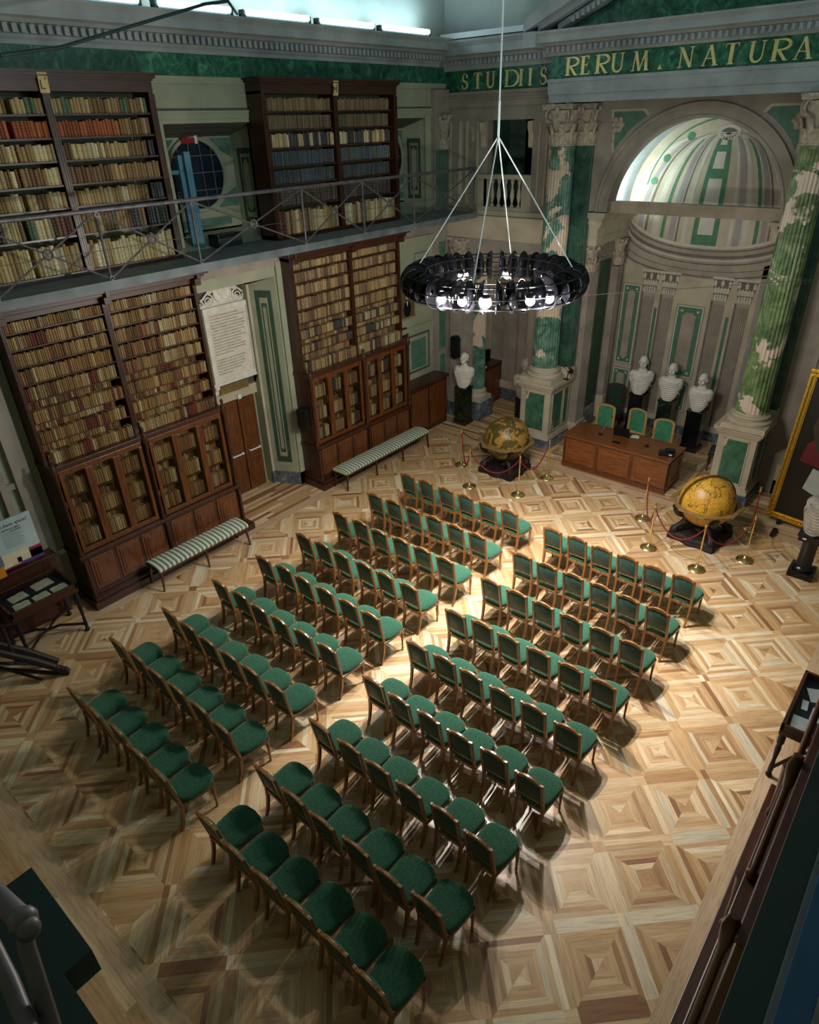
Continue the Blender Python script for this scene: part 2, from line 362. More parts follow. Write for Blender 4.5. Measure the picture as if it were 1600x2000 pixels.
# round-window recesses on the gallery level
def ring_poly(c, r, n=48, a0=0, a1=2*pi): return [(c[0]+r*cos(a0+(a1-a0)*i/n), c[1]+r*sin(a0+(a1-a0)*i/n)) for i in range(n + (0 if abs(a1-a0-2*pi) < 1e-6 else 1))]
def frame2d(b, outer, inner, mk, mi=0):   # ring between two loops of equal length
    n = len(outer)
    for i in range(n):
        j = (i+1) % n; b.poly([mk(*outer[i]), mk(*outer[j]), mk(*inner[j]), mk(*inner[i])], mi)
def sq_loop(c, hw, hh, n=48):
    out = []
    for i in range(n):
        a = 2*pi*i/n; ca, sa = cos(a), sin(a); k = min(hw/max(abs(ca), 1e-6), hh/max(abs(sa), 1e-6)); out.append((c[0]+ca*k, c[1]+sa*k))
    return out
def panel_outline(b, mk, x0, x1, z0, z1, w, mi, notch=0.0):
    # painted border strip with notched ends
    if not notch:
        for q in ((x0,x1,z0,z0+w),(x0,x1,z1-w,z1),(x0,x0+w,z0+w,z1-w),(x1-w,x1,z0+w,z1-w)): b.poly([mk(q[0],q[2]),mk(q[1],q[2]),mk(q[1],q[3]),mk(q[0],q[3])], mi)
    else:
        n = notch
        o = [(x0,z0),(x1,z0),(x1,z1),(x0,z1)]
        i_ = [(x0+w+n,z0+w),(x1-w-n,z0+w),(x1-w-n,z0+w+n),(x1-w,z0+w+n),(x1-w,z1-w-n),(x1-w-n,z1-w-n),(x1-w-n,z1-w),(x0+w+n,z1-w),(x0+w+n,z1-w-n),(x0+w,z1-w-n),(x0+w,z0+w+n),(x0+w+n,z0+w+n)]
        quads = [(x0,x1,z0,z0+w),(x0,x1,z1-w,z1),(x0,x0+w,z0+w,z1-w),(x1-w,x1,z0+w,z1-w)]
        quads += [(x0+w,x0+w+n,z0+w,z0+w+n),(x1-w-n,x1-w,z0+w,z0+w+n),(x0+w,x0+w+n,z1-w-n,z1-w),(x1-w-n,x1-w,z1-w-n,z1-w)]
        for q in quads: b.poly([mk(q[0],q[2]),mk(q[1],q[2]),mk(q[1],q[3]),mk(q[0],q[3])], mi)
def niche(idx, y0, y1):
    cy, cz, r = (y0+y1)/2, 6.46, .56; bx = -1.52; yi0, yi1 = y0+.08, y1-.1; zi0, zi1 = 5.42, 7.05; zf1 = 7.25
    b = MB(); mk = lambda y, z: (bx, y, z)
    frame2d(b, sq_loop((cy, cz), (yi1-yi0)/2+.2, .95), ring_poly((cy, cz), r), mk)
    b.poly([(bx, yi0-.1, 5.2), (bx, yi1+.1, 5.2), (bx, yi1+.1, 5.55), (bx, yi0-.1, 5.55)])
    b.poly([(WX, y1, 5.2), (bx, yi1, 5.2), (bx, yi1, zi1), (WX, y1, zf1)]); b.poly([(WX, y0, 5.2), (bx, yi0, 5.2), (bx, yi0, zi1), (WX, y0, zf1)])
    b.poly([(WX, y0, zf1), (WX, y1, zf1), (bx, yi1, zi1), (bx, yi0, zi1)], 1)
    b.poly([(WX, y0, 5.3), (WX, y1, 5.3), (bx, yi1, 5.52), (bx, yi0, 5.52)], 0)
    e = .006
    for (sy, sz) in ((1,1),(1,-1),(-1,1),(-1,-1)):   # green spandrel triangles round the window
        yy, zz = cy+sy*(yi1-yi0)/2*.97, cz+sz*.5
        arc = [(cy+sy*.66*cos(t), cz+sz*.66*sin(t)) for t in (radians(28), radians(36), radians(45), radians(52))]
        zz = cz+sz*.56; pts = [(bx+e, yy, cz+sz*.24), (bx+e, yy, zz), (bx+e, cy+sy*.36, zz), (bx+e, cy+sy*.5, cz+sz*.44), (bx+e, cy+sy*.6, cz+sz*.34)]
        b.poly(pts, 2)
    mkj = lambda u, z: (WX + (bx-WX)*u - .0, y1 + (yi1-y1)*u - .006, z)
    panel_outline(b, mkj, .22, .78, 5.6, 6.85, .09, 3); panel_outline(b, mkj, .36, .64, 5.78, 6.7, .03, 3, .05)
    mkt = lambda u, y: (WX + (bx-WX)*u, y, zf1 + (zi1-zf1)*u - .006)
    panel_outline(b, mkt, .3, .75, y0+.2, y1-.2, .05, 3)
    b.poly([(bx+e, cy-.6, 5.6), (bx+e, cy+.6, 5.6), (bx+e, cy+.6, 5.74), (bx+e, cy-.6, 5.74)], 2)
    struct(b.build('trim_%d' % idx, [STONEG, STONE2, GREENP, GREEND]))
    w = MB(); w.torus((bx+.02, cy, cz), r+.02, .035, 48, 8, 0, 0); wf = struct(w.build('window_%d' % idx, [STONEG], smooth=True))
    g = MB(); g.poly([(bx-.02, *p) for p in ring_poly((cy, cz), r+.01)]); struct(g.build('glass', GLASSD, wf))
    m = MB()
    for k in (-.33, -.1, .13, .36):
        hh = math.sqrt(r*r - k*k); m.box(bx-.012, bx+.008, cy+k-.008, cy+k+.008, cz-hh, cz+hh)
    for k in (-.25, .03, .3):
        hh = math.sqrt(r*r - k*k); m.box(bx-.012, bx+.008, cy-hh, cy+hh, cz+k-.008, cz+k+.008)
    struct(m.build('glazing_bars', IRON, wf))
niche(1, 2.05, 3.9); niche(2, 7.35, 8.75)
# door recess in the lower left wall with splayed painted jamb
b = MB(); e = .006
YL, YR, XI = 2.5, 3.6, -1.62
b.poly([(WX, DY0, 0), (XI, YL, 0), (XI, YL, 4.45), (WX, DY0, DZ)]); b.poly([(WX, DY1, 0), (-1.42, 3.66, 0), (-1.42, 3.66, 4.47), (WX, DY1, DZ)])
b.poly([(-1.42, 3.66, 0), (-1.42, YR, 0), (-1.42, YR, 4.47), (-1.42, 3.66, 4.47)], 1); b.poly([(-1.42, YR, 0), (XI-.03, YR, 0), (XI-.03, YR, 4.47), (-1.42, YR, 4.47)], 0)
b.poly([(WX, DY0, DZ), (WX, DY1, DZ), (XI, YR, 4.45), (XI, YL, 4.45)], 0)
b.box(-1.66, XI, YL, YR, 2.42, 4.47, 3); b.box(-1.66, XI+.06, YL, YR, 2.2, 2.42, 1)
mkj = lambda u, z: (-.9 - .52*u, 3.93 - .27*u - .008, z)
panel_outline(b, mkj, .2, .8, .55, 4.35, .14, 2); panel_outline(b, mkj, .4, .6, .8, 4.1, .035, 2, .05)
# marble dado pieces
b.prism([(WX+.03, DY1+.12), (WX+.03, DY1), (-1.4, 3.64), (-1.4, YR-.01), (-1.45, YR-.01), (-1.45, 3.7), (WX-.02, DY1+.06)], 2, 0, .3, 4)
struct(b.build('trim_3', [STONEG, STONEL, GREEND, STONE2, GREYM]))
d = MB(); d.box(-1.66, -1.6, 2.58, 3.5, 0, 2.2)
dr = struct(d.build('door_1', [DW])); 
for s_, (a, c) in enumerate(((2.6, 3.03), (3.06, 3.49))):
    l = MB(); l.box(-1.61, -1.56, a, c, .02, 2.18)
    for z0, z1 in ((.15, .75), (.85, 1.25), (1.32, 2.05)): l.box(-1.56, -1.545, a+.07, c-.07, z0, z1); l.box(-1.55, -1.53, a+.11, c-.11, z0+.05, z1-.05)
    lf = struct(l.build('door_leaf', [MW], dr, bevel=.006)); hn = MB(); hn.tube([(-1.5, a+.08, .98), (-1.5, c-.06, .98)], .018, 8); hn.box(-1.55, -1.49, a+.07, a+.1, .96, 1.0); hn.box(-1.55, -1.49, c-.09, c-.06, .96, 1.0)
    struct(hn.build('push_bar', [WHITEP], lf))
# mouldings & painted panels of the left wall
b = MB(); mkw = lambda y, z: (WX+.004, y, z)
for y0, y1 in ((7.4, 9.0),):
    panel_outline(b, mkw, y0+.85, y1-.25, 4.0, 4.45, .03, 2); panel_outline(b, mkw, y0+.5, y1-.2, 1.5, 2.5, .06, 1)
    b.poly([mkw(y0+.65, 1.6), mkw(y1-.35, 1.6), mkw(y1-.35, 2.35), mkw(y0+.65, 2.35)], 2)
b.box(WX, WX+.05, 7.35, 9.1, 2.6, 2.72, 0); b.box(WX, WX+.08, 7.35, 9.2, 4.72, 4.82, 0); b.box(WX, WX+.05, 3.95, 4.1, 0, 4.9, 0); b.box(WX, WX+.03, 2.02, 9.3, 4.82, 5.16, 3)
for z0, z1, dp in ((7.32, 7.4, .02), (7.4, 7.43, .035), (7.8, 7.9, .03)): b.box(WX, WX+dp, -6.3, 9.5, z0, z1, 0)
b.box(WX, WX+.015, -6.3, 9.5, 7.43, 7.46, 1)
for y0, y1 in ((2.0, 2.06), (3.88, 3.96), (7.3, 7.36), (8.72, 8.8)): b.box(WX, WX+.03, y0, y1, 5.3, 7.3, 0)
struct(b.build('trim_4', [STONEG, STONE2, GREENP, STONE]))
b = MB()
for y0, y1 in ((-1.75, -1.5), (-2.0, -1.9), (-3.6, -3.3)): b.box(WX, WX+.1, y0, y1, .3, 5.1, 0)
b.box(WX, WX+.06, -6.3, -1.5, 2.35, 2.45, 0); b.box(WX, WX+.02, -3.1, -2.2, 2.6, 4.6, 1); b.box(WX, WX+.03, -2.95, -2.3, 2.75, 4.45, 0); struct(b.build('trim_30', [STONE, GREEND]))
b = MB(); b.box(WX, WX+.05, 3.95, 4.12, 0, .3); b.box(WX, WX+.05, 7.3, 9.5, 0, .35); b.box(WX-.01, WX+.05, 2.0, 2.1, 0, .3); b.box(-1.0, WX+.14, 8.95, 9.5, 0, .4); struct(b.build('baseboard_left', GREYM))
# corner pier at the far left: green strip and grey strips
b = MB(); b.box(WX, WX+.12, 8.95, 9.5, .4, 7.78, 0); b.box(WX+.12, WX+.14, 9.1, 9.3, .5, 1.75, 2); b.box(WX+.12, WX+.14, 9.08, 9.32, 1.95, 4.6, 2); b.box(WX, WX+.16, 8.92, 9.5, 1.8, 1.9, 0)
for k in range(5): b.box(WX+.12, WX+.15, 8.98+k*.1, 9.03+k*.1, 5.4, 6.6, 2)
struct(b.build('trim_5', [STONE, STONE2, GREENP]))
# ------------------------------------------------------------------ cornice of the left wall and its return
def profile_run(b, prof, axis, a, c, mi=0): b.prism(prof, axis, a, c, mi)
b = MB()
b.prism([(-1.0,8.2),(-.84,8.2),(-.84,8.25),(-.8,8.28),(-.8,8.31),(-.72,8.31),(-.72,8.42),(-.66,8.42),(-.6,8.46),(-.5,8.48),(-.5,8.60),(-.44,8.66),(-.44,8.69),(-1.0,8.72)], 1, -6.3, 9.2, 0)
y = -6.2
while y < 9.1:
    b.box(-.72, -.66, y, y+.06, 8.31, 8.40, 0); y += .115
struct(b.build('trim_6', [STONEC]))
b = MB(); b.box(-1.0, -.88, -6.3, 9.5, 7.9, 8.2); struct(b.build('trim_7', [GMAR]))
FY = 9.5; FYP = 8.9     # frieze planes on the niche wall: back, projecting
b = MB(); b.prism([(FY+.1,8.12),(FY-.06,8.12),(FY-.1,8.2),(FY-.16,8.2),(FY-.16,8.31),(FY-.22,8.31),(FY-.3,8.36),(FY-.42,8.38),(FY-.42,8.52),(FY-.48,8.6),(FY-.48,8.64),(FY+.1,8.66)], 0, -.95, 2.1, 0)
x = -.6
while x < 1.9: b.box(x, x+.055, FY-.22, FY-.16, 8.21, 8.30, 0); x += .11
b.box(-.95, 2.15, FY-.04, FY+.1, 7.42, 7.72, 1); b.box(-.95, 2.15, FY-.07, FY, 7.66, 7.72, 1); b.box(-.95, 2.15, FY-.06, FY, 7.55, 7.58, 1)
# projecting entablature over the columns
P = FYP
b.box(2.12, 10.7, P, 9.7, 7.42, 7.82, 0); b.box(2.08, 10.7, P-.04, 9.7, 7.76, 7.82, 0); b.box(2.1, 10.7, P-.025, 9.7, 7.58, 7.76, 0); b.box(2.12, 10.7, P-.03, 9.7, 7.56, 7.59, 0)
b.prism([(9.7,8.19),(P-.04,8.19),(P-.08,8.23),(P-.12,8.23),(P-.12,8.34),(P-.18,8.34),(P-.24,8.37),(P-.36,8.39),(P-.36,8.49),(P-.42,8.54),(P-.42,8.57),(9.7,8.58)], 0, 2.0, 10.7, 0)
x = 2.1
while x < 10.6: b.box(x, x+.055, P-.18, P-.12, 8.24, 8.33, 0); x += .11
b.box(1.72, 2.0, P-.42, 9.2, 8.33, 8.58, 0)
# raking pediment
def rake(x0, z0, x1, z1, th, y0, y1, mi=0):
    b.loft([[(x0,y0,z0),(x0,y1,z0),(x0,y1,z0+th),(x0,y0,z0+th)],[(x1,y0,z1),(x1,y1,z1),(x1,y1,z1+th),(x1,y0,z1+th)]], mi)
rake(1.72, 8.58, 5.2, 10.0, .2, P-.42, 9.6); rake(1.95, 8.58, 5.2, 9.86, .1, P-.28, 9.6); rake(2.3, 8.58, 5.2, 9.76, .1, P-.15, 9.6)
for k in range(26):
    t = k/26; x = 2.6+2.5*t; z = 8.68+1.02*t; b.box(x, x+.05, P-.2, P-.15, z, z+.09, 0)
struct(b.build('trim_8', [STONEC, STONE]))
b = MB(); b.box(-.95, 2.15, FY-.02, FY+.1, 7.72, 8.12); b.box(2.14, 10.7, P+.012, 9.7, 7.82, 8.19); b.prism([(2.4,8.6),(9,8.6),(9,9.8),(5.2,9.7)], 1, P+.1, P+.3); struct(b.build('trim_9', [GMAR]))
# ------------------------------------------------------------------ gilt inscription built letter by letter
def ribbon(pts, ws):
    L, Rr_ = [], []
    for i, (x, y) in enumerate(pts):
        x0, y0 = pts[max(i-1, 0)]; x1, y1 = pts[min(i+1, len(pts)-1)]; dx, dy = x1-x0, y1-y0; n = math.hypot(dx, dy) or 1; w = ws[i]/2
        L.append((x-dy/n*w, y+dx/n*w)); Rr_.append((x+dy/n*w, y-dx/n*w))
    return [[L[i], L[i+1], Rr_[i+1], Rr_[i]] for i in range(len(pts)-1)]
def rc(x0, x1, y0, y1): return [(x0,y0),(x1,y0),(x1,y1),(x0,y1)]
TK, TN, SF = .18, .07, .055
def stemv(x, thick=True, top=True, bot=True, y0=0, y1=1):
    w = TK if thick else TN; o = [rc(x-w/2, x+w/2, y0, y1)]
    if top: o.append(rc(x-w/2-.07, x+w/2+.07, y1-SF, y1))
    if bot: o.append(rc(x-w/2-.07, x+w/2+.07, y0, y0+SF))
    return o
def arc(cx, cy, rx, ry, a0, a1, n=14): return [(cx+rx*cos(radians(a0+(a1-a0)*i/n)), cy+ry*sin(radians(a0+(a1-a0)*i/n))) for i in range(n+1)]
def bowl(x, y0, y1, r): 
    p = [(x, y1-.03)] + arc(x+r*.45, (y0+y1)/2, r*.6, (y1-y0)/2-.03, 90, -90) + [(x, y0+.03)]; n = len(p)
    return ribbon(p, [.05 + .1*sin(pi*i/(n-1)) for i in range(n)])
def diag(x0, y0, x1, y1, w): return ribbon([(x0,y0),(x1,y1)], [w,w])
def glyph(ch):
    if ch == 'I': return stemv(.14), .28
    if ch == 'T': return stemv(.35, top=False) + [rc(.02,.68,.95,1), rc(.02,.06,.82,.96), rc(.64,.68,.82,.96)], .7
    if ch == 'E': return stemv(.14) + [rc(.1,.5,.95,1), rc(.46,.5,.82,.96), rc(.1,.42,.49,.54), rc(.39,.42,.42,.62), rc(.1,.56,0,.05), rc(.52,.56,.04,.2)], .6
    if ch == 'D': return stemv(.14) + bowl(.16, 0, 1, .95), .8
    if ch == 'R': return stemv(.14) + bowl(.16, .48, 1, .6) + diag(.3, .5, .66, .02, .13) + [rc(.58,.78,0,.045)], .76
    if ch == 'U':
        p = [(.14,1),(.14,.4)] + arc(.4, .36, .26, .33, 180, 360) + [(.66,.4),(.66,1)]; n = len(p)
        return ribbon(p, [.15]*2 + [.15-.1*i/(n-4) for i in range(n-4)] + [.055]*2) + [rc(0,.28,.95,1), rc(.55,.77,.95,1)], .8
    if ch == 'M': return diag(.1,0,.2,1,.055) + diag(.2,1,.46,0,.14) + diag(.46,0,.74,1,.055) + diag(.74,1,.84,0,.15) + [rc(0,.2,0,.045), rc(.72,.98,0,.045), rc(.08,.26,.955,1), rc(.68,.86,.955,1)], .98
    if ch == 'N': return diag(.12,0,.12,1,.055) + diag(.12,1,.68,0,.15) + diag(.68,0,.68,1,.055) + [rc(0,.24,0,.045), rc(0,.2,.955,1), rc(.57,.8,.955,1)], .8
    if ch == 'A': return diag(.08,0,.38,1,.055) + diag(.38,1,.7,0,.15) + [rc(.2,.56,.34,.385), rc(0,.2,0,.045), rc(.56,.84,0,.045)], .82
    if ch == 'S':
        p = [(.48,.8)] + arc(.28, .74, .2, .235, 40, 270, 12)[1:] + arc(.28, .265, .22, .24, 90, -140, 12)[1:]; n = len(p)
        return ribbon(p, [.05 + .1*math.exp(-((i-n*.5)/(n*.22))**2) for i in range(n)]) + [rc(.46,.5,.7,.9), rc(.03,.07,.1,.3)], .56
    if ch == '.': return [[(.0,0),(.24,0),(.12,.26)]], .26
GILTF = mat('gilt_letters', ['#cdb262', '#fbf0b8'], scale=5, rough=.3, metal=.2)
insc = thing('frieze_inscription', 'gilt roman capital lettering on the green marble frieze above the arch', 'lettering', (0, P, 7.66))
def letters(s_, placing, y, z0, hgt, wsc=1.0):
    for ch, x in zip(s_, placing):
        g, w = glyph(ch); m = MB(); dz = 0
        for k, q in enumerate(g): m.prism([(u*hgt*wsc, v*hgt) for u, v in q], 1, -.022 - .0006*k, .0)
        me = m.mesh('letter', [GILTF]); o = link('letter_' + ('point' if ch == '.' else ch.lower()), me, insc, (x, y-P, z0-7.66))
letters('STUDIIS', [-0.416, -0.096, 0.23, 0.715, 1.07, 1.293, 1.572], FY-.02, 7.765, .30, .95)
letters('RERUM.NATURA', [2.452, 2.765, 3.069, 3.374, 3.778, 4.269, 4.622, 5.029, 5.388, 5.777, 6.129, 6.465], P+.01, 7.86, .295, 1.12)
# ------------------------------------------------------------------ columns, capitals, pedestals
def leaf(b, c, a, z0, hgt, r0, w, mi=0):      # acanthus tongue leaning outward at angle a round centre c
    rings = []
    for k in range(6):
        t = k/5; rr = r0 + .015 + .10*t**3*hgt/.3; z = z0 + hgt*(t if t < .9 else 1.8-t); ww = w*(1 - .55*t)*(1 if k < 5 else .5); th = .014
        ring = []
        for u, v in ((-1,0),(-.5,1),(0,1.5),(.5,1),(1,0),(0,-.6)):
            q = a + u*ww/2/rr; r2 = rr + v*th; ring.append((c[0]+r2*cos(q), c[1]+r2*sin(q), c[2]+z))
        rings.append(ring)
    b.loft(rings, mi)
def capital(r, hgt, volute=True):
    b = MB(); c = (0,0,0)
    b.lathe([(r,0),(r*1.08,.015),(r*1.08,.035),(r*.98,.045),(r*.95,hgt*.3),(r*1.02,hgt*.6),(r*1.25,hgt*.84),(r*1.25,hgt*.86)], c, 32)
    for k in range(8):
        leaf(b, c, 2*pi*k/8, .04, hgt*.36, r*.97, r*.7); leaf(b, c, 2*pi*(k+.5)/8, .04, hgt*.6, r*.97, r*.62)
    for k in range(4):
        a = pi/4 + k*pi/2; R0 = r*1.42
        if volute:
            for s_ in (-1, 1):   # a pair of spirals at each corner
                pts = []
                for i in range(22):
                    t = i/21; th = pi*.5 + t*4.2*pi*.8; rr = .115*hgt/.72*(1.5-t*1.15); 
                    u = R0*.78 + rr*cos(th)*.9; z = hgt*.76 + rr*sin(th)
                    pts.append((u*cos(a) - s_*.035*sin(a), u*sin(a) + s_*.035*cos(a), z))
                b.tube(pts, [.026*hgt/.72*(1-.5*i/21) + .006 for i in range(22)], 6)
            b.ball((R0*.8*cos(a), R0*.8*sin(a), hgt*.76), .05*hgt/.72, 8, 6)
        else:
            leaf(b, c, a, hgt*.5, hgt*.36, r*1.05, r*.4); b.ball((R0*.72*cos(a), R0*.72*sin(a), hgt*.82), .045, 8, 6)
        b.ball((r*1.2*cos(a+pi/4), r*1.2*sin(a+pi/4), hgt*.88), .05, 8, 6)
    q = r*1.32; poly = []                    # concave-sided abacus
    for k in range(4):
        a = pi/4 + k*pi/2
        for i in range(8):
            t = i/8; x0, y0 = q*1.3*cos(a), q*1.3*sin(a); x1, y1 = q*1.3*cos(a+pi/2), q*1.3*sin(a+pi/2); s_ = 1 - .16*sin(pi*t)
            poly.append(((x0+(x1-x0)*t)*s_, (y0+(y1-y0)*t)*s_))
    b.prism(poly, 2, hgt*.88, hgt*.94); b.prism([(u*1.05, v*1.05) for u, v in poly], 2, hgt*.94, hgt)
    return b
CAPR = capital(.27, .74).mesh('capital', [CAPM], 50)
CAPS = capital(.145, .58, False).mesh('capital', [CAPM], 50)
def fluted_box(b, x0, x1, y0, y1, z0, z1, nf, mi=0, front=True, side=None, d=.014):
    pts = []; w = (x1-x0)
    pts.append((x0, y1)); pts.append((x0, y0))
    if front:
        m = w/(nf*2+1)
        for k in range(nf):
            a = x0 + m*(2*k+1); pts += [(a, y0), (a+m*.25, y0+d), (a+m*.75, y0+d), (a+m, y0)]
    pts.append((x1, y0))
    if side:
        m = (y1-y0)/(side*2+1)
        for k in range(side):
            a = y0 + m*(2*k+1); pts += [(x1, a), (x1-d, a+m*.25), (x1-d, a+m*.75), (x1, a+m)]
    pts.append((x1, y1)); b.prism(pts, 2, z0, z1, mi)
def pedestal(name, label, x0, x1, y0, y1):
    t = thing(name, label, 'pedestal', ((x0+x1)/2, (y0+y1)/2, 0)); cx, cy = (x0+x1)/2, (y0+y1)/2
    hx, hy = (x1-x0)/2, (y1-y0)/2
    b = MB(); b.box(-hx-.08, hx+.08, -hy-.08, hy, 0, .3); b.box(-hx-.05, hx+.05, -hy-.05, hy, .3, .33); b.build('marble_base', GREYM, t, bevel=.008)
    b = MB()
    for z0, z1, o in ((.33,.40,.05),(.40,.44,.03),(.44,1.56,0),(1.56,1.6,.03),(1.6,1.66,.06),(1.66,1.74,.1)): b.box(-hx-o, hx+o, -hy-o, hy, z0, z1)
    for (a, c, d) in ((-hx+.12, hx-.12, 'f'),):
        for q in ((a,c,.52,.55),(a,c,1.47,1.5),(a,a+.03,.52,1.5),(c-.03,c,.52,1.5)): b.box(q[0], q[1], -hy-.014, -hy, q[2], q[3])
    for sx in (-1, 1):
        X = sx*hx; a, c = -hy+.12, -hy+.62
        for q in ((a,c,.52,.55),(a,c,1.47,1.5),(a,a+.03,.52,1.5),(c-.03,c,.52,1.5)): b.box(X, X+sx*.014, q[0], q[1], q[2], q[3])
        a, c = hy-.32, hy-.08
        for q in ((a,c,.52,.55),(a,c,1.47,1.5),(a,a+.02,.52,1.5),(c-.02,c,.52,1.5)): b.box(X, X+sx*.014, q[0], q[1], q[2], q[3])
    b.build('die', STONEL, t, bevel=.006)
    p = MB(); p.box(-hx+.15, hx-.15, -hy-.008, -hy, .55, 1.47)
    for sx in (-1, 1): p.box(sx*hx, sx*(hx+.008), -hy+.15, -hy+.59, .55, 1.47); p.box(sx*hx, sx*(hx+.008), hy-.3, hy-.1, .55, 1.47)
    p.build('green_panel', GPED, t)
    return t
pedestal('column_pedestal', 'square stucco pedestal with green marble panels under the left fluted column', 1.99, 2.79, 8.75, 9.75)
pedestal('column_pedestal', 'square stucco pedestal with green panels behind the right-hand globe', 6.66, 7.40, 8.75, 9.75)
def column(label, cx, cy, r0, r1, z0, z1, caph, m1, square=None):
    t = thing('fluted_column', label, 'column', (cx, cy, z0)); H = z1 - z0
    b = MB(); q = r0*1.38; b.box(-q, q, -q, q, 0, .11)
    b.lathe([(r0*1.34,.11),(r0*1.38,.135),(r0*1.38,.165),(r0*1.28,.19),(r0*1.12,.2),(r0*1.1,.225),(r0*1.22,.24),(r0*1.24,.26),(r0*1.2,.28),(r0*1.05,.29),(r0*1.02,.33)], (0,0,0), 40); b.build('base', STONEL, t, 40)
    s_ = MB(); f = [(r0*1.0,.33),(r0,.4)] + [(r0+(r1-r0)*k/8 + .0, .4+(H-.46)*k/8) for k in range(1, 9)] + [(r1*1.04, H-.04),(r1*1.04, H)]
    s_.lathe(f, (0,0,0), 144, 0, True, 24, r0*.075, (.39, H-.05)); s_.build('shaft', m1, t, 60)
    me = CAPR if caph > .65 else CAPS; k = caph/(.74 if caph > .65 else .58); kr = r1/(.27 if caph > .65 else .145)
    o = link('capital', me, t, (0,0,H)); o.scale = (kr, kr, k)
    return t
column('tall green scagliola column with pink plaster patches beside the left pier', 2.38, 9.12, .3, .262, 1.74, 6.66, .74, GCOL)
GCOLR = marble('green_scagliola_right', ['#33472f', '#4f6744', '#6e8458', '#8a9c74'], 3.0, '#cfc0b0', .57, 1.3, .4, 9.4)
column('tall green scagliola column with white patches near its foot, right of the niche', 7.1, 9.0, .3, .262, 1.74, 6.66, .74, GCOLR)
# pilasters on the niche wall
b = MB(); caps = []
for x0, x1 in ((2.44, 2.88), (7.02, 7.46)): fluted_box(b, x0, x1, 9.42, 9.65, 2.0, 6.66, 7, 0, True, 2 if x0 < 5 else None)
for x0, x1 in ((2.44, 2.88), (7.02, 7.46)): b.box(x0-.04, x1+.04, 9.38, 9.65, 1.74, 2.0, 1)
struct(b.build('trim_10', [GCOL2, STONEL]))
for x in (2.66, 7.24):
    o = struct(link('trim_11', CAPR, None, (x, 9.5, 6.66))); o.scale = (.9, .55, 1)
# ------------------------------------------------------------------ niche wall with round arch
AC, AZ, AR, VR = 4.98, 5.42, 1.68, 1.80     # arch centre x, springing, radius; vault radius
b = MB(); n = 40
arcI = [(AC + AR*cos(pi - pi*i/n), AZ + AR*sin(pi - pi*i/n)) for i in range(n+1)]
for y in (9.6, 9.95):
    for i in range(n):
        (x0, z0), (x1, z1) = arcI[i], arcI[i+1]; b.poly([(x0,y,z0),(x1,y,z1),(x1,y,7.45),(x0,y,7.45)])
for i in range(n):
    (x0, z0), (x1, z1) = arcI[i], arcI[i+1]; b.poly([(x0,9.6,z0),(x1,9.6,z1),(x1,9.95,z1),(x0,9.95,z0)])
b.box(1.9, AC-AR, 9.6, 9.95, AZ, 7.45); b.box(AC+AR, 10.75, 9.6, 9.95, 5.3, 7.45)
b.box(2.3, 2.72, 9.6, 10.2, 0, AZ); b.box(7.2, 7.9, 9.6, 10.2, 0, AZ); b.box(7.9, 10.75, 9.75, 10.2, 0, 5.3)
struct(b.build('wall_apse', [STONE]))
b = MB()
for r0, r1, yy in ((AR, AR+.05, 9.555), (AR+.05, AR+.2, 9.575), (AR+.2, AR+.26, 9.54)):
    b.loft([[(AC+r*cos(pi*i/n), y, AZ+r*sin(pi*i/n)) for r, y in ((r0, 9.62), (r0, yy), (r1, yy), (r1, 9.62))] for i in range(n+1)])
struct(b.build('trim_12', [STONE], smooth=30))
b = MB(); e = .006     # spandrel panels, green with pale edging
for sx in (-1, 1):
    cx = AC + sx*1.77; top = 7.28
    arcp = [(AC + sx*2.03*cos(radians(a)), AZ + 2.03*sin(radians(a))) for a in (32, 38, 44, 50, 56, 60)]
    tri = [(x, z) for x, z in arcp if z < top - .02] + [(AC+sx*1.12, top), (AC+sx*1.82, top)]
    c = (sum(p[0] for p in tri)/len(tri), sum(p[1] for p in tri)/len(tri))
    b.poly([(x, 9.6-e, z) for x, z in tri], 1); b.poly([(c[0]+(x-c[0])*.86, 9.6-2*e, c[1]+(z-c[1])*.86) for x, z in tri], 0)
    f = MB(); cc = (AC+sx*1.66, 9.585, 7.02)
    for k in range(6): f.ball((cc[0]+.09*cos(k*pi/3), 9.58, cc[2]+.09*sin(k*pi/3)), .06, 8, 6, 0, (1,.4,1))
    f.ball(cc, .05, 8, 6); f.ball((cc[0]-.06*sx*-1, 9.58, cc[2]-.22), .06, 8, 6, 0, (.6,.4,1.6)); struct(f.build('trim_13', CAPM, None, True))
struct(b.build('trim_14', [GREENP, STONEL]))
# piers of the niche with fluted pilasters, capitals, impost blocks
b = MB()
fluted_box(b, 2.70, 2.98, 9.8, 10.22, .5, 4.12, 4, 0, True, 5); fluted_box(b, 6.78, 7.1, 9.8, 10.22, .5, 4.12, 4, 0, True, None)
for x0, x1 in ((2.68, 3.0), (6.76, 7.12)):
    for z0, z1, o in ((PZ, .3, .07), (.3, .36, .05), (.36, .42, .07), (.42, .5, .03)): b.box(x0-o, x1+o, 9.8-o, 10.22+o, z0, z1, 1)
def impost(x0, x1, y0, y1):
    for z0, z1, o in ((4.70,4.86,.0),(4.86,4.88,.02),(4.88,5.06,.0),(5.06,5.10,.04),(5.10,5.16,.08),(5.16,5.28,.14),(5.28,5.34,.2),(5.34,5.40,.22)): b.box(x0-o, x1+o, y0-o, y1+o, z0, z1, 1)
impost(2.70, 3.05, 9.78, 10.3); impost(2.70, 3.02, 10.3, 11.5); impost(6.74, 7.1, 9.8, 10.3); impost(6.8, 7.1, 10.3, 11.5); 
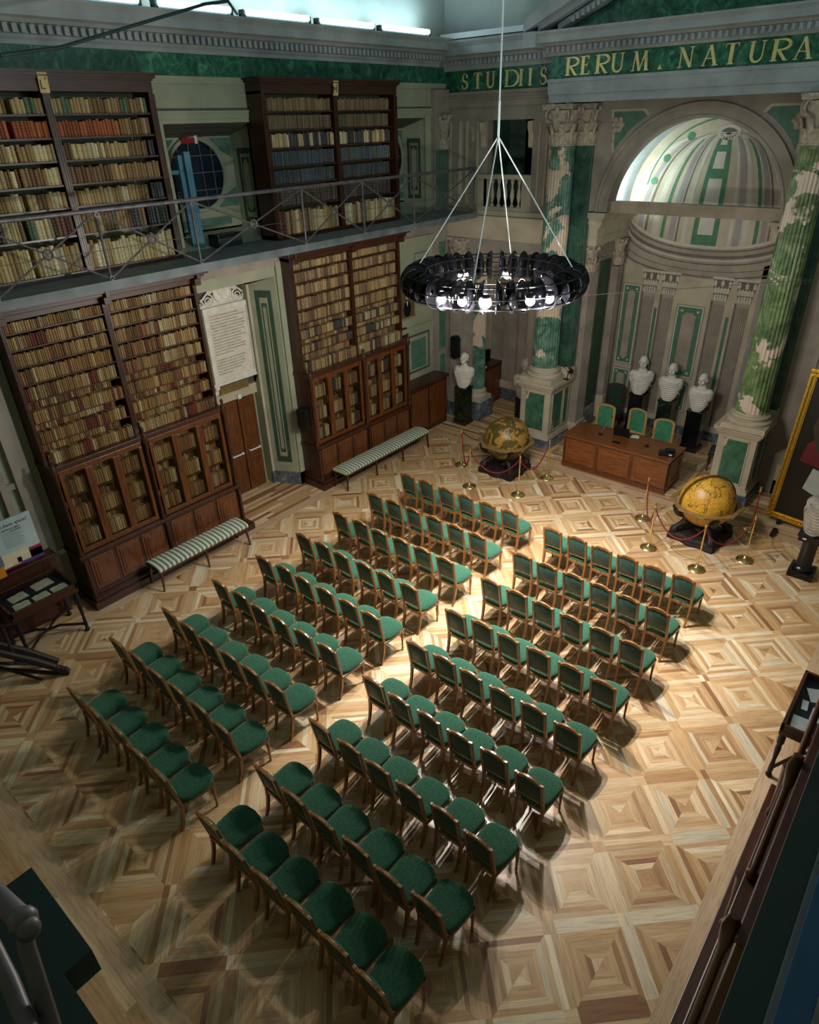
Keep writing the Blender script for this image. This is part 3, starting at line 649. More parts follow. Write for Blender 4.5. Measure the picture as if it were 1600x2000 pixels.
fluted_box(b, 2.9, 3.12, 10.95, 11.2, .9, 4.1, 4, 0, True, 3); b.box(2.88, 3.15, 10.92, 11.2, .3, .9, 1)
struct(b.build('trim_15', [STONE, STONEL]))
for x, y, sx, sy in ((2.85, 10.0, 1, 1.25), (6.94, 10.0, 1, 1.25), (3.02, 11.1, .8, .8)):
    o = struct(link('trim_16', CAPS, None, (x, y, 4.12))); o.scale = (sx, sy, 1)
# side walls, back wall and barrel vault of the niche
XL, XR, YB = 2.95, 6.85, 11.5
b = MB(); b.box(XL-.2, XL, 10.1, YB+.2, 0, 5.5); b.box(XR, XR+.2, 10.1, YB+.2, 0, 5.5)
b.box(XL, XL+.015, 10.32, 10.85, .75, 4.3, 1); b.box(XL, XL+.01, 10.3, 10.9, .12, .65, 2)
vc = 4.85; vr = 1.9; vp = [(vc+vr*cos(pi*i/n), AZ-.02+vr*.95*sin(pi*i/n)) for i in range(n+1)]
for i in range(n):
    (x0, z0), (x1, z1) = vp[i], vp[i+1]; b.poly([(x0,9.95,z0),(x0,YB+.1,z0),(x1,YB+.1,z1),(x1,9.95,z1)], 3)
struct(b.build('wall_niche_sides', [STONE, GREEND, GREYM, STONEC]))
b = MB(); b.box(XL-.2, XR+.2, YB, YB+.2, 0, 7.5); bw_ = struct(b.build('wall_niche_back', [STONEL]))
PL = {}
def paint(mname, pts, layer, m):         # flat paint on the back wall, (x, z) outline
    key = (mname); b = PL.setdefault(key, (MB(), m))[0]; b.poly([(x, YB-.002-.0025*layer, z) for x, z in pts])
def strokep(mname, pts, w, layer, m, closed=False):
    if closed: pts = pts + [pts[0]]
    for q in ribbon(pts, [w]*len(pts) if not isinstance(w, list) else w): paint(mname, q, layer, m)
PT_GREY = mat('paint_warm_grey', ['#8f8578', '#a89d8e'], scale=3, rough=.8, detail=8); PT_DK = mat('paint_umber', ['#5f5650', '#726860'], scale=6, rough=.8)
PT_PALE = mat('paint_pale', ['#b7b0a4', '#cbc5b8'], scale=3, rough=.8); PT_LILAC = mat('paint_lilac_grey', ['#8a8488', '#a19a9c'], scale=3, rough=.8); PT_TAN = mat('paint_tan', ['#b5a078', '#c6b188'], scale=3, rough=.8)
PT_GR = mat('paint_green', ['#3f6e52', '#528064'], scale=8, rough=.8)
# painted half dome: sagging ring mouldings
def sag(z0, z1, x0=3.02, x1=6.72, k=2.2, n=30):
    out = []
    for i in range(n+1):
        t = -1 + 2*i/n; out.append((vc-.03 + (x1-x0)/2*t, z0 + (z1-z0)*(1-math.sqrt(max(0, 1-abs(t)**k*.995)))))
    return out
def sagband(mname, za, zb, layer, m):
    A = sag(za[0], za[1]); B = sag(zb[0], zb[1])
    for i in range(len(A)-1): paint(mname, [A[i], A[i+1], B[i+1], B[i]], layer, m)
sagband('paint_ring', (3.92, 4.35), (4.62, 5.35), 1, PT_GREY)
for z0, zt, z1, zt1, m, nm in ((4.56,5.25,4.62,5.33,PT_PALE,'paint_ring_light'), (4.50,5.18,4.53,5.22,PT_DK,'paint_ring_dark'), (4.36,5.0,4.42,5.08,PT_DK,'paint_ring_dark'), (4.30,4.94,4.33,4.97,PT_PALE,'paint_ring_light'), (4.22,4.85,4.25,4.88,PT_DK,'paint_ring_dark'), (4.08,4.6,4.095,4.62,PT_DK,'paint_ring_dark'), (3.95,4.4,3.98,4.44,PT_DK,'paint_ring_dark')):
    sagband(nm, (z0, zt), (z1, zt1), 2, m)
# ribs of the painted shell converging on the apex
APX, APZ = 4.9, 6.82
base = sag(4.62, 5.36, n=60)
def ribline(t, s=1.0):     # curve from ring position t (-1..1) to the apex, bulging outward
    i = (t+1)/2*60; i0 = min(int(i), 59); f_ = i-i0; bx_ = base[i0][0]*(1-f_)+base[i0+1][0]*f_; bz = base[i0][1]*(1-f_)+base[i0+1][1]*f_
    out = []
    for k in range(15):
        u = k/14; out.append((APX + (bx_-APX)*cos(u*pi/2)**.75, bz + (APZ-bz)*sin(u*pi/2)**1.05))
    return out
def ribstrip(nm, t0, t1, layer, m, u0=0, u1=14):
    A, B = ribline(t0), ribline(t1)
    for k in range(u0, u1): paint(nm, [A[k], B[k], B[k+1], A[k+1]], layer, m)
for i, (t0, t1, m, nm) in enumerate([(-.98,-.9,PT_PALE,'paint_rib_pale'),(-.86,-.8,PT_LILAC,'paint_rib_lilac'),(-.77,-.74,PT_DK,'paint_rib_dark'),(-.68,-.6,PT_PALE,'paint_rib_pale'),(-.46,-.39,PT_LILAC,'paint_rib_lilac'),(-.37,-.35,PT_DK,'paint_rib_dark'),(-.3,-.25,PT_PALE,'paint_rib_pale'),
        (.25,.29,PT_PALE,'paint_rib_pale'),(.31,.38,PT_LILAC,'paint_rib_lilac'),(.4,.46,PT_PALE,'paint_rib_pale'),(.6,.66,PT_LILAC,'paint_rib_lilac'),(.68,.7,PT_DK,'paint_rib_dark'),(.74,.82,PT_PALE,'paint_rib_pale'),(.86,.96,PT_LILAC,'paint_rib_lilac')]): ribstrip(nm, t0, t1, 1, m)
ribstrip('paint_green_rib', -.17, .13, 2, PT_GR, 0, 13); ribstrip('paint_green_rib', -.56, -.52, 2, PT_GR, 0, 11); ribstrip('paint_green_rib', .53, .57, 2, PT_GR, 0, 11)
ribstrip('paint_rib_pale', -.11, .07, 3, PT_PALE, 1, 6); ribstrip('paint_rib_pale', -.1, .06, 3, PT_PALE, 7, 9); ribstrip('paint_rib_pale', -.09, .05, 3, PT_PALE, 10, 12)
for u in (4.3, 5.45): pass
for cx, cz, r in ((APX, APZ, .2), (APX, APZ-.02, .14)):
    paint('paint_shell' if r > .15 else 'paint_rib_dark', [(cx+r*1.2*cos(a*pi/8), cz+r*.7*sin(a*pi/8)) for a in range(16)], 3 if r > .15 else 4, PT_PALE if r > .15 else PT_DK)
for k in range(9):
    a = pi + pi*k/8; strokep('paint_shell_rays', [(APX, APZ-.02), (APX+.2*cos(a), APZ+.13*sin(a))], .022, 5, PT_PALE)
strokep('paint_arch_line', [(vc+1.55*cos(radians(a)), AZ+.12+1.55*sin(radians(a))) for a in range(10, 171, 8)], .03, 3, PT_GR)
for a in (35, 60, 120, 145, 165):
    cx, cz = vc+1.42*cos(radians(a)), AZ+.1+1.42*sin(radians(a)); paint('paint_rosettes', [(cx+.08*cos(k*pi/4), cz+.08*sin(k*pi/4)) for k in range(8)], 4, PT_GR)
# lower wall: panels and painted pilasters
def pan(x0, x1, z0, z1, w, nt, layer=1, g=PT_GR):
    paint('paint_panel_edge', [(x0-.05,z0-.05),(x1+.05,z0-.05),(x1+.05,z1+.05),(x0-.05,z1+.05)], layer, PT_DK); paint('paint_panel_field', [(x0-.035,z0-.035),(x1+.035,z0-.035),(x1+.035,z1+.035),(x0-.035,z1+.035)], layer+1, PT_PALE)
    paint('paint_panel_green', [(x0,z0),(x1,z0),(x1,z1),(x0,z1)], layer+2, g)
    a, c, d, f = x0+w, x1-w, z0+w, z1-w; m_ = nt
    pts = [(a+m_,d),(c-m_,d),(c-m_,d+m_),(c,d+m_),(c,f-m_),(c-m_,f-m_),(c-m_,f),(a+m_,f),(a+m_,f-m_),(a,f-m_),(a,d+m_),(a+m_,d+m_)]
    strokep('paint_panel_line', pts, .018, layer+4, PT_DK, True)
    paint('paint_panel_core', [(a,d+m_),(c,d+m_),(c,f-m_),(a,f-m_)], layer+3, PT_GREY); paint('paint_panel_ends', [(a+m_,d),(c-m_,d),(c-m_,d+m_),(a+m_,d+m_)], layer+3, PT_GREY); paint('paint_panel_ends', [(a+m_,f-m_),(c-m_,f-m_),(c-m_,f),(a+m_,f)], layer+3, PT_GREY)
    for xx in (x0+w*.8, x1-w*.8):
        for zz in (z0+w*.8, z1-w*.8): paint('paint_bosses', [(xx+.028*cos(k*pi/5), zz+.028*sin(k*pi/5)) for k in range(10)], layer+4, PT_PALE)
pan(4.50, 5.05, 1.62, 3.26, .11, .06); pan(4.55, 5.0, .75, 1.4, .09, .04)
pan(3.12, 3.5, 1.7, 3.6, .09, .05, 1); pan(3.12, 3.5, .8, 1.5, .08, .03, 1)
for x0, x1 in ((3.60,3.88),(4.06,4.34),(5.24,5.52),(5.76,6.04)):
    paint('paint_pilaster', [(x0,.5),(x1,.5),(x1,3.48),(x0,3.48)], 1, PT_GREY)
    for k in range(7): w_ = (x1-x0)/7; paint('paint_flutes', [(x0+w_*k+w_*.3,.62),(x0+w_*k+w_*.62,.62),(x0+w_*k+w_*.62,3.4),(x0+w_*k+w_*.3,3.4)], 2, PT_DK)
    paint('paint_pilaster_shade', [(x0-.045,.5),(x0,.5),(x0,3.48),(x0-.045,3.48)], 1, PT_DK)
    paint('paint_pilaster_base', [(x0-.05,.36),(x1+.05,.36),(x1+.05,.5),(x0-.05,.5)], 2, PT_PALE)
    for r_ in range(3):
        for c_ in range(5):
            if r_ == 2 and c_ in (1, 3): continue
            xx = x0 + (x1-x0)*(c_+.5)/5 + (c_-2)*.012*r_; zz = 3.56 + r_*.15; paint('paint_capital_leaves', [(xx-.03,zz-.06),(xx+.03,zz-.06),(xx+.036,zz+.03),(xx,zz+.085),(xx-.036,zz+.03)], 4, PT_PALE)
    paint('paint_capital', [(x0-.01,3.5),(x1+.01,3.5),(x1+.07,3.95),(x0-.07,3.95)], 3, PT_DK)
    paint('paint_capital_leaves', [(x0-.09,3.95),(x1+.09,3.95),(x1+.09,4.0),(x0-.09,4.0)], 4, PT_PALE)
for x in (3.95, 5.62): paint('paint_panel_green', [(x-.035,.9),(x+.035,.9),(x+.035,3.15),(x-.035,3.15)], 3, PT_GR)
paint('paint_dado', [(XL,PZ),(XR,PZ),(XR,.36),(XL,.36)], 1, GREYM); paint('paint_wall_right', [(6.15,.36),(XR,.36),(XR,4.6),(6.15,4.3)], 1, PT_LILAC)
for nm, (b, m) in PL.items(): struct(b.build(nm, m, bw_))
b = MB(); b.box(3.02, 6.78, 9.76, 9.94, 5.40, 5.60); b.box(3.02, 6.78, 9.74, 9.96, 5.56, 5.62); struct(b.build('trim_17', [mat('tie_beam_plaster', ['#9a8c7c', '#b09f90'], scale=3, rough=.8)]))
# ------------------------------------------------------------------ left bay of the niche wall: balcony opening above, vestibule below
LX0, LX1 = -.95, 1.98
sbox('wall_apse_left', STONE, (LX0, .3, FY, 9.7, 5.34, 7.5), (1.46, LX1, FY, 9.7, 5.34, 7.5), (.3, 1.46, FY, 9.7, 7.16, 7.5), (LX0, -.05, FY, 9.75, 0, 4.15), (1.85, 2.4, FY, 9.9, 0, 4.15), (LX0, LX1+.4, FY, 9.75, 4.15, 4.72))
b = MB()
for z0, z1, o in ((4.70,4.84,.04),(4.84,4.98,.08),(4.98,5.04,.12),(5.04,5.16,.2),(5.16,5.24,.26),(5.24,5.34,.1)): b.box(LX0, 2.1, FY-o, FY+.2, z0, z1)
b.box(.05, 1.5, FY-.04, FY+.2, 5.34, 5.42); b.box(.05, 1.5, FY-.06, FY+.2, 6.0, 6.09); b.box(.05, .22, FY-.03, FY+.1, 5.42, 6.0); b.box(1.34, 1.5, FY-.03, FY+.1, 5.42, 6.0); b.box(.22, .34, FY, FY+.1, 5.42, 6.0); b.box(1.24, 1.34, FY, FY+.1, 5.42, 6.0)
for x0, x1, z0, z1, o in ((-.8,-.72,5.45,7.15,.03),(-.5,-.42,5.45,7.15,.03),(-.3,-.24,5.45,7.15,.03),(.0,.06,5.45,7.15,.03),(1.62,1.66,5.5,7.1,.03),(1.8,1.84,5.5,7.1,.03)): b.box(x0, x1, FY-o, FY, z0, z1)
for x in (.2, 1.44):
    b.prism([(FY,6.62),(FY-.05,6.65),(FY-.06,6.9),(FY-.12,7.0),(FY-.12,7.12),(FY,7.14)], 0, x-.06, x+.06)
struct(b.build('trim_18', [STONEL]))
bal = [(.045,0),(.045,.04),(.02,.06),(.03,.12),(.055,.22),(.05,.28),(.025,.4),(.022,.46),(.04,.5),(.045,.54),(.045,.58)]
bm_ = MB(); bm_.lathe(bal, (0,0,0), 16); BAL = bm_.mesh('baluster', [STONEL], 40)
bt = thing('balustrade', 'pale stone balustrade closing the dark opening above the vestibule', 'balustrade', (.79, FY+.05, 5.42))
for k in range(5): link('baluster', BAL, bt, (-.36+k*.18, 0, 0))
b = MB(); b.box(.25, 1.5, 11.2, 11.3, 5.3, 7.3, 0); b.box(-.3, 2.3, 9.7, 11.3, 5.25, 5.34, 1); b.box(-.3, -.2, 9.7, 11.3, 5.3, 7.6, 0); b.box(2.2, 2.3, 10.0, 11.3, 5.3, 7.6, 0); b.box(-.3, 2.3, 11.2, 11.3, 5.3, 7.6, 0); b.box(-.3, 2.3, 9.7, 11.3, 7.5, 7.6, 1)
struct(b.build('wall_loft', [GREENP, STONE2]))
b = MB(); fluted_box(b, -.66, -.28, FY-.1, FY, .62, 4.12, 6); b.box(-.7, -.24, FY-.14, FY, .4, .62); b.box(-.7, -.24, FY-.12, FY+.02, 0, .4, 1); fluted_box(b, 1.45, 1.82, 9.9, 10.1, .5, 4.1, 5)
struct(b.build('trim_19', [STONE, GREYM]))
for x, y in ((-.47, FY-.03), (1.62, 9.85), (.75, 11.2), (.1, 11.15)):
    o = struct(link('trim_20', CAPS, None, (x, y, 4.12))); o.scale = (1.5, .8, 1)
o = struct(link('trim_21', CAPS, None, (-.77, 9.25, 6.6))); o.scale = (.8, .8, 1.2)
o = struct(link('trim_22', CAPS, None, (-.12, 6.6 and 9.52, 6.75))); o.scale = (.3, .2, .5)
# vestibule beyond the left bay
b = MB(); b.box(-.9, -.75, 9.75, 11.4, 0, 4.7); b.box(-.9, 2.6, 11.3, 11.5, 0, 4.7, 0); b.box(-.9, 2.75, 9.7, 11.4, 4.7, 4.75, 1); b.box(2.45, 2.6, 10.2, 11.4, 0, 4.7); struct(b.build('wall_vestibule', [STONE, STONE2]))
b = MB(); fluted_box(b, -.12, .3, 11.18, 11.3, .62, 4.12, 6); b.box(-.2, .38, 11.14, 11.3, .4, .62, 1); b.box(-.75, 2.45, 11.26, 11.3, 0, .4, 2); b.box(-.75, -.6, 11.2, 11.3, .4, 4.6, 1)
struct(b.build('trim_23', [STONE, STONEL, GREYM]))
d = MB(); d.box(.62, .7, 11.22, 11.3, 0, 2.9, 1); d.box(1.3, 1.38, 11.22, 11.3, 0, 2.9, 1); d.box(.62, 1.38, 11.22, 11.3, 2.8, 2.95, 1); d.box(.98, 1.3, 11.26, 11.3, .0, 2.7, 2); d.box(.7, .98, 11.2, 11.24, 0, 2.75, 0)
struct(d.build('door_2', [mat('cream_door_paint', ['#cfc9a0', '#e2dcb4'], scale=4, rough=.5), STONEL, STONE2]))
column('slim green marbled column on a grey marble block behind the bust', -.02, 9.78, .21, .19, .5, 4.12, .58, GCOL)
b = MB(); b.box(-.34, .3, 9.46, 10.12, 0, .5); struct(b.build('trim_24', GREYM, None, bevel=.01))
# right bay beyond the right column
b = MB()
for x0, x1 in ((7.75, 8.1), (8.9, 9.25)): fluted_box(b, x0, x1, 9.62, 9.75, .8, 4.12, 5); b.box(x0-.03, x1+.03, 9.58, 9.75, .45, .8, 1); b.box(x0-.03, x1+.03, 9.6, 9.75, 0, .45, 2)
for z0, z1, o in ((4.70,4.84,.04),(4.84,4.98,.08),(4.98,5.1,.14),(5.1,5.3,.26)): b.box(7.5, 10.7, 9.75-o, 9.9, z0, z1, 1)
b.box(8.25, 8.8, 9.72, 9.75, 1.0, 4.0, 3); struct(b.build('trim_25', [STONE, STONEL, GREYM, GREEND]))
for x in (7.92, 9.07):
    o = struct(link('trim_26', CAPS, None, (x, 9.7, 4.12))); o.scale = (1.3, .7, 1)
# ------------------------------------------------------------------ gallery walkway and railing
b = MB(); b.box(-.95, .25, -6.3, 9.2, 5.2, 5.32, 0); b.box(.2, .27, -6.3, 9.2, 5.2, 5.325, 0); b.box(-1.6, -.9, 2.05, 3.9, 5.2, 5.3, 0)
gw = struct(b.build('floor_gallery', [SLAB]))
b = MB()
for z0, z1, x1 in ((5.13,5.2,-.3),(5.08,5.13,-.5)):
    b.box(-.9, x1, -6.2, 9.1, z0, z1)
struct(b.build('trim_27', STONE))
RT = 6.24
rail = thing('gallery_railing', 'grey iron railing with crossed braces and rosettes along the book gallery', 'railing', (.22, 0, 5.32))
b = MB(); b.tube([(0, -6.2, RT-5.32), (0, 9.15, RT-5.32)], .03, 10); b.build('handrail', IRON, rail, True)
posts = [-4.58+.03, -3.03, -1.47, .07, 1.6, 3.85, 5.4, 6.93, 9.12]
posts = [-4.6, -3.05, -1.5, .07, 1.6, 3.85-.72, 3.85, 5.4, 6.93, 9.12]
posts = [-4.6, -3.05, -1.5, .07, 1.6, 3.85, 5.4, 6.93, 9.12]
pm = MB(); pm.tube([(0,0,0),(0,0,RT-5.33)], .021, 8); pm.lathe([(.045,0),(.045,.02),(.02,.04)], (0,0,0), 14); pm.torus((.022,0,.03), .03, .009, 16, 6, 0, 0); pm.torus((.022,0,RT-5.37), .03, .009, 16, 6, 0, 0)
PM = pm.mesh('post', [IRON], 40)
for y in posts: link('post', PM, rail, (0, y, 0))
rb = MB(); rb.torus((0,0,0), .06, .016, 24, 8, 0, 0); rb.ball((0,0,0), .03, 10, 8, 0, (.6,1,1)); rb.torus((0,0,0), .028, .008, 20, 6, 0, 0); RB = rb.mesh('rosette', [IRON], True)
for a, c in zip(posts[:-1], posts[1:]):
    if c < -2: continue
    segs = [(a, c)]
    for a_, c_ in segs:
        m_ = (a_+c_)/2; b = MB(); h_ = RT-5.34
        for p_, q_ in (((a_,.02),(c_,h_)),((a_,h_),(c_,.02))): b.tube([(0,p_[0],p_[1]),(0,q_[0],q_[1])], .014, 6)
        b.tube([(0,a_,.38*h_*1.2),(0,c_,.38*h_*1.2)], .005, 6)
        b.build('cross_brace', IRON, rail, True); link('rosette', RB, rail, (.012, m_, h_/2+.01))
# ------------------------------------------------------------------ bookcases
CASES = []
def upper_case(y0, y1, ym, label, tagtxt, taglabel):
    t = thing('upper_bookcase', label, 'bookcase', (-.5, (y0+y1)/2, 5.32)); cy = (y0+y1)/2; L = lambda x, y, z: (x+.5, y-cy, z-5.32)
    def bx(b, x0, x1, a, c, z0, z1): b.box(x0+.5, x1+.5, a-cy, c-cy, z0-5.32, z1-5.32)
    b = MB(); bx(b, -.97, -.5, y0, y0+.07, 5.32, 7.7); bx(b, -.97, -.5, y1-.07, y1, 5.32, 7.7); bx(b, -.97, -.93, y0, y1, 5.32, 7.7); bx(b, -.97, -.5, ym-.04, ym+.04, 5.32, 7.7)
    bx(b, -.97, -.48, y0, y1, 5.32, 5.39); b.build('case', DW, t)
    b = MB()
    for z0, z1, o in ((7.66,7.80,.0),(7.80,7.83,.02),(7.83,7.87,.05),(7.87,7.9,.08)): bx(b, -.97, -.48+o, y0-o, y1+o, z0, z1)
    b.build('crown', DWy, t)
    ZS = [5.39, 5.88, 6.25, 6.54, 6.84, 7.12, 7.40, 7.66]
    for z in ZS[1:-1]:
        b = MB(); bx(b, -.94, -.52, y0+.07, ym-.04, z-.025, z); bx(b, -.94, -.52, ym+.04, y1-.07, z-.025, z); b.build('shelf', DWy, t)
    b = MB()
    for yy in (y0+.035, ym, y1-.035):
        w = .05
        b = MB(); bx(b, -.5, -.492, yy-w, yy+w, 5.39, 7.64)
        for k in range(3): bx(b, -.494, -.485, yy-w+.012+k*.034, yy-w+.03+k*.034, 5.45, 7.55)
        bx(b, -.5, -.478, yy-w, yy+w, 5.39, 5.45); bx(b, -.5, -.478, yy-w, yy+w, 7.56, 7.64); b.build('fluted_post_face', DW, t)
    pl = MB(); pl.box(-.008, 0, -.065, .065, -.125, .125); o = pl.build('shelf_mark_card', mat('aged_card', ['#c0a468', '#d6bd84'], scale=12, rough=.7), None, False, (-.44, ym-.01, 7.76), (0, .12, 0))
    tag(o, taglabel, 'sign'); 
    for s_, sz, dy, dz in ((tagtxt[0], .15, -.02, -.08), (tagtxt[1], .07, .03, .03)):
        me = text_mesh(s_, sz, BLACKP, .001); k = link('mark_letter', me, o, (.004, dy, dz), (pi/2, 0, pi/2))
    return ZS
def ordn(n):
    W_ = ['', 'first','second','third','fourth','fifth','sixth','seventh','eighth','ninth','tenth','eleventh','twelfth','thirteenth','fourteenth','fifteenth','sixteenth','seventeenth','eighteenth','nineteenth','twentieth']
    if n <= 20: return W_[n]
    return {21:'twenty-first',22:'twenty-second',23:'twenty-third',24:'twenty-fourth',25:'twenty-fifth',26:'twenty-sixth',27:'twenty-seventh',28:'twenty-eighth',29:'twenty-ninth',30:'thirtieth'}.get(n, 'thirty-%s' % W_[n-30] if n < 40 else str(n))
TAN = [('tan','#a58558'),('tan','#957446'),('buff','#b59a6a'),('brown','#7a5a38'),('buff','#b8a478'),('brown','#8a6a44'),('brown','#6a4a30'),('cream','#c3b48c')]
PARCH = [('cream','#cabb94'),('cream','#bfae82'),('buff','#b09a68'),('cream','#d3c8a6'),('tan','#a08450')]
DARK = [('dark blue','#222c3a'),('black','#1c1c22'),('dark blue','#2c3848'),('dark green','#253a34')]
ORNG = [('orange-red','#a4502c'),('orange-red','#b05c34'),('orange-red','#98482a')]
MIX = TAN + [('green','#4a6a50'),('maroon','#5c2428'),('dark blue','#2c3a50'),('black','#26242a')]
NAVG = [('dark blue','#2a3a4c'),('dark blue','#30465a'),('dark green','#2c4a48')]
def bookmesh(b, x0, x1, y0, y1, z0, z1, col, mi=0):     # spine towards +x, rounded; pages top
    w = y1-y0; r = min(.012, w*.3)
    pts = [(x0, y0), (x1-r, y0), (x1, y0+w*.22), (x1+r*.35, y0+w*.5), (x1, y1-w*.22), (x1-r, y1), (x0, y1)]
    n = len(pts)
    for k in range(n):
        a, c = pts[k], pts[(k+1) % n]; b.poly([(a[0],a[1],z0),(c[0],c[1],z0),(c[0],c[1],z1),(a[0],a[1],z1)], mi, col, [(0,0),(1,0),(1,1),(0,1)])
    b.poly([(p[0], p[1], z1) for p in pts], mi, col, [(0,.5)]*n)
BM1 = bookmat('book_leather', False); BM2 = bookmat('book_leather_far', True)
VAR = []
for w, h_ in ((.040,.235),(.052,.235),(.062,.235),(.045,.235)):
    b = MB(); bookmesh(b, -.24, 0, -w/2, w/2, 0, h_, None); VAR.append((w, h_, b.mesh('book', [BM1], 25)))
NB = [0]
def ind_row(y0, y1, z, zt, x, pal, lab, fromright, avg=1.0, hfill=.82):
    y = y0 if not fromright else y1; k = 0
    base = R.choice(pal)
    while True:
        if R.random() < .45: base = R.choice(pal)
        w, h_, me = R.choice(VAR); sc = avg*R.uniform(.92, 1.12); ww = w*sc
        if (not fromright and y+ww > y1) or (fromright and y-ww < y0): break
        k += 1; yc = y+ww/2 if not fromright else y-ww/2; y = y+ww+.001 if not fromright else y-ww-.001
        hh = (zt-z)*hfill*R.uniform(.86, 1.04); cn, hx = base
        if isinstance(pal[0], str): pass
        o = bpy.data.objects.new('book', me); COL.objects.link(o); o.location = (x - R.uniform(0, .02), yc, z); o.scale = (1, sc, hh/h_)
        c = lin(hx); q = R.uniform(.75, 1.12); o.color = (c[0]*q, c[1]*q, c[2]*q, 1)
        if R.random() < .06: o.rotation_euler = (R.uniform(-.04, .04), 0, 0)
        tag(o, '%s book, %s %s of the middle post, %s' % (cn, ordn(k), 'left' if fromright else 'right', lab), 'book', 'books in the upper left bookcase'); NB[0] += 1
FAR = MB()
def far_row(y0, y1, z, zt, x, pals, avg=.036, hfill=.8, dep=.2, gap=0, var=.1, stop=1.0):
    y = y0 + R.uniform(0, .01); base = R.choice(pals); yend = y0 + (y1-y0)*stop
    while y < yend - .015:
        if R.random() < .5: base = R.choice(pals)
        w = avg*R.uniform(.6, 1.5)
        if y + w > y1: break
        hh = (zt-z)*hfill*R.uniform(1-var, 1+var*.6); c = lin(base[1]); q = R.choice((R.uniform(.5, .8), R.uniform(.8, 1.25), R.uniform(.85, 1.2))); bookmesh(FAR, x-dep, x-R.uniform(0,.015), y, y+w, z, z+hh, (c[0]*q, c[1]*q, c[2]*q)); y += w + .0012
        if R.random() < gap: y += R.uniform(.02, .06)
ZS = upper_case(-1.35, 1.75, .14, 'dark walnut bookcase on the gallery at far left, marked L with a small 2', ('L', '2'), 'yellowed card marked L 2 above the middle post of the left upper bookcase')
OD = ['lowest','sixth','fifth','fourth','third','second','top']
pals = [PARCH, MIX, PARCH+TAN, TAN, TAN+PARCH, ORNG, TAN+[('green','#4a6a50')]]
for i in range(7):
    z, zt = ZS[i], ZS[i+1]-.025; pr, plf = pals[i], pals[i]
    av = {0: 1.18, 5: .98}.get(i, 1.08)
    # right bay, the last third of some shelves in another set as in the photograph
    cut = {5: .95, 1: 1.1, 2: 1.25, 4: 1.35, 0: 9}.get(i, 9)
    ind_row(.185, min(1.67, .185+cut if cut < 2 else 1.67), z, zt, -.53, pr, '%s shelf, left upper bookcase' % OD[i], False, av)
    if cut < 2: far_row(.19+cut, 1.67, z, zt, -.54, {5: TAN, 1: DARK, 2: NAVG, 4: DARK}[i], .045, .82)
    lo = [-.62, -.58, -.5, -.47, -.42, -.4, -.35][i]
    ind_row(lo, .09, z, zt, -.53, plf, '%s shelf, left upper bookcase' % OD[i], True, av)
    far_row(-1.27, lo-.01, z, zt, -.54, plf, .045, .82)
ZS = upper_case(3.80, 7.30, 5.55, 'dark walnut bookcase on the gallery nearer the corner, marked M with a small 2', ('M', '2'), 'yellowed card marked M 2 above the middle post of the right upper bookcase')
palsB = [MIX+PARCH, [('dark blue','#2b2c33'),('brown','#4a4038')], NAVG, NAVG, PARCH+DARK, [('brown','#6a5a44')], [('brown','#7d6848'),('tan','#8d7650')]]
for i in range(7):
    z, zt = ZS[i], ZS[i+1]-.025
    far_row(3.88, 5.5, z, zt, -.54, palsB[i], .04, .85, var=.03 if i in (1,2,3,5) else .1)
    far_row(5.6, 7.22, z, zt, -.54, palsB[i] if i != 4 else DARK+PARCH, .04, .85, var=.03 if i in (1,2,3,5) else .1, stop=.93 if i else 1)
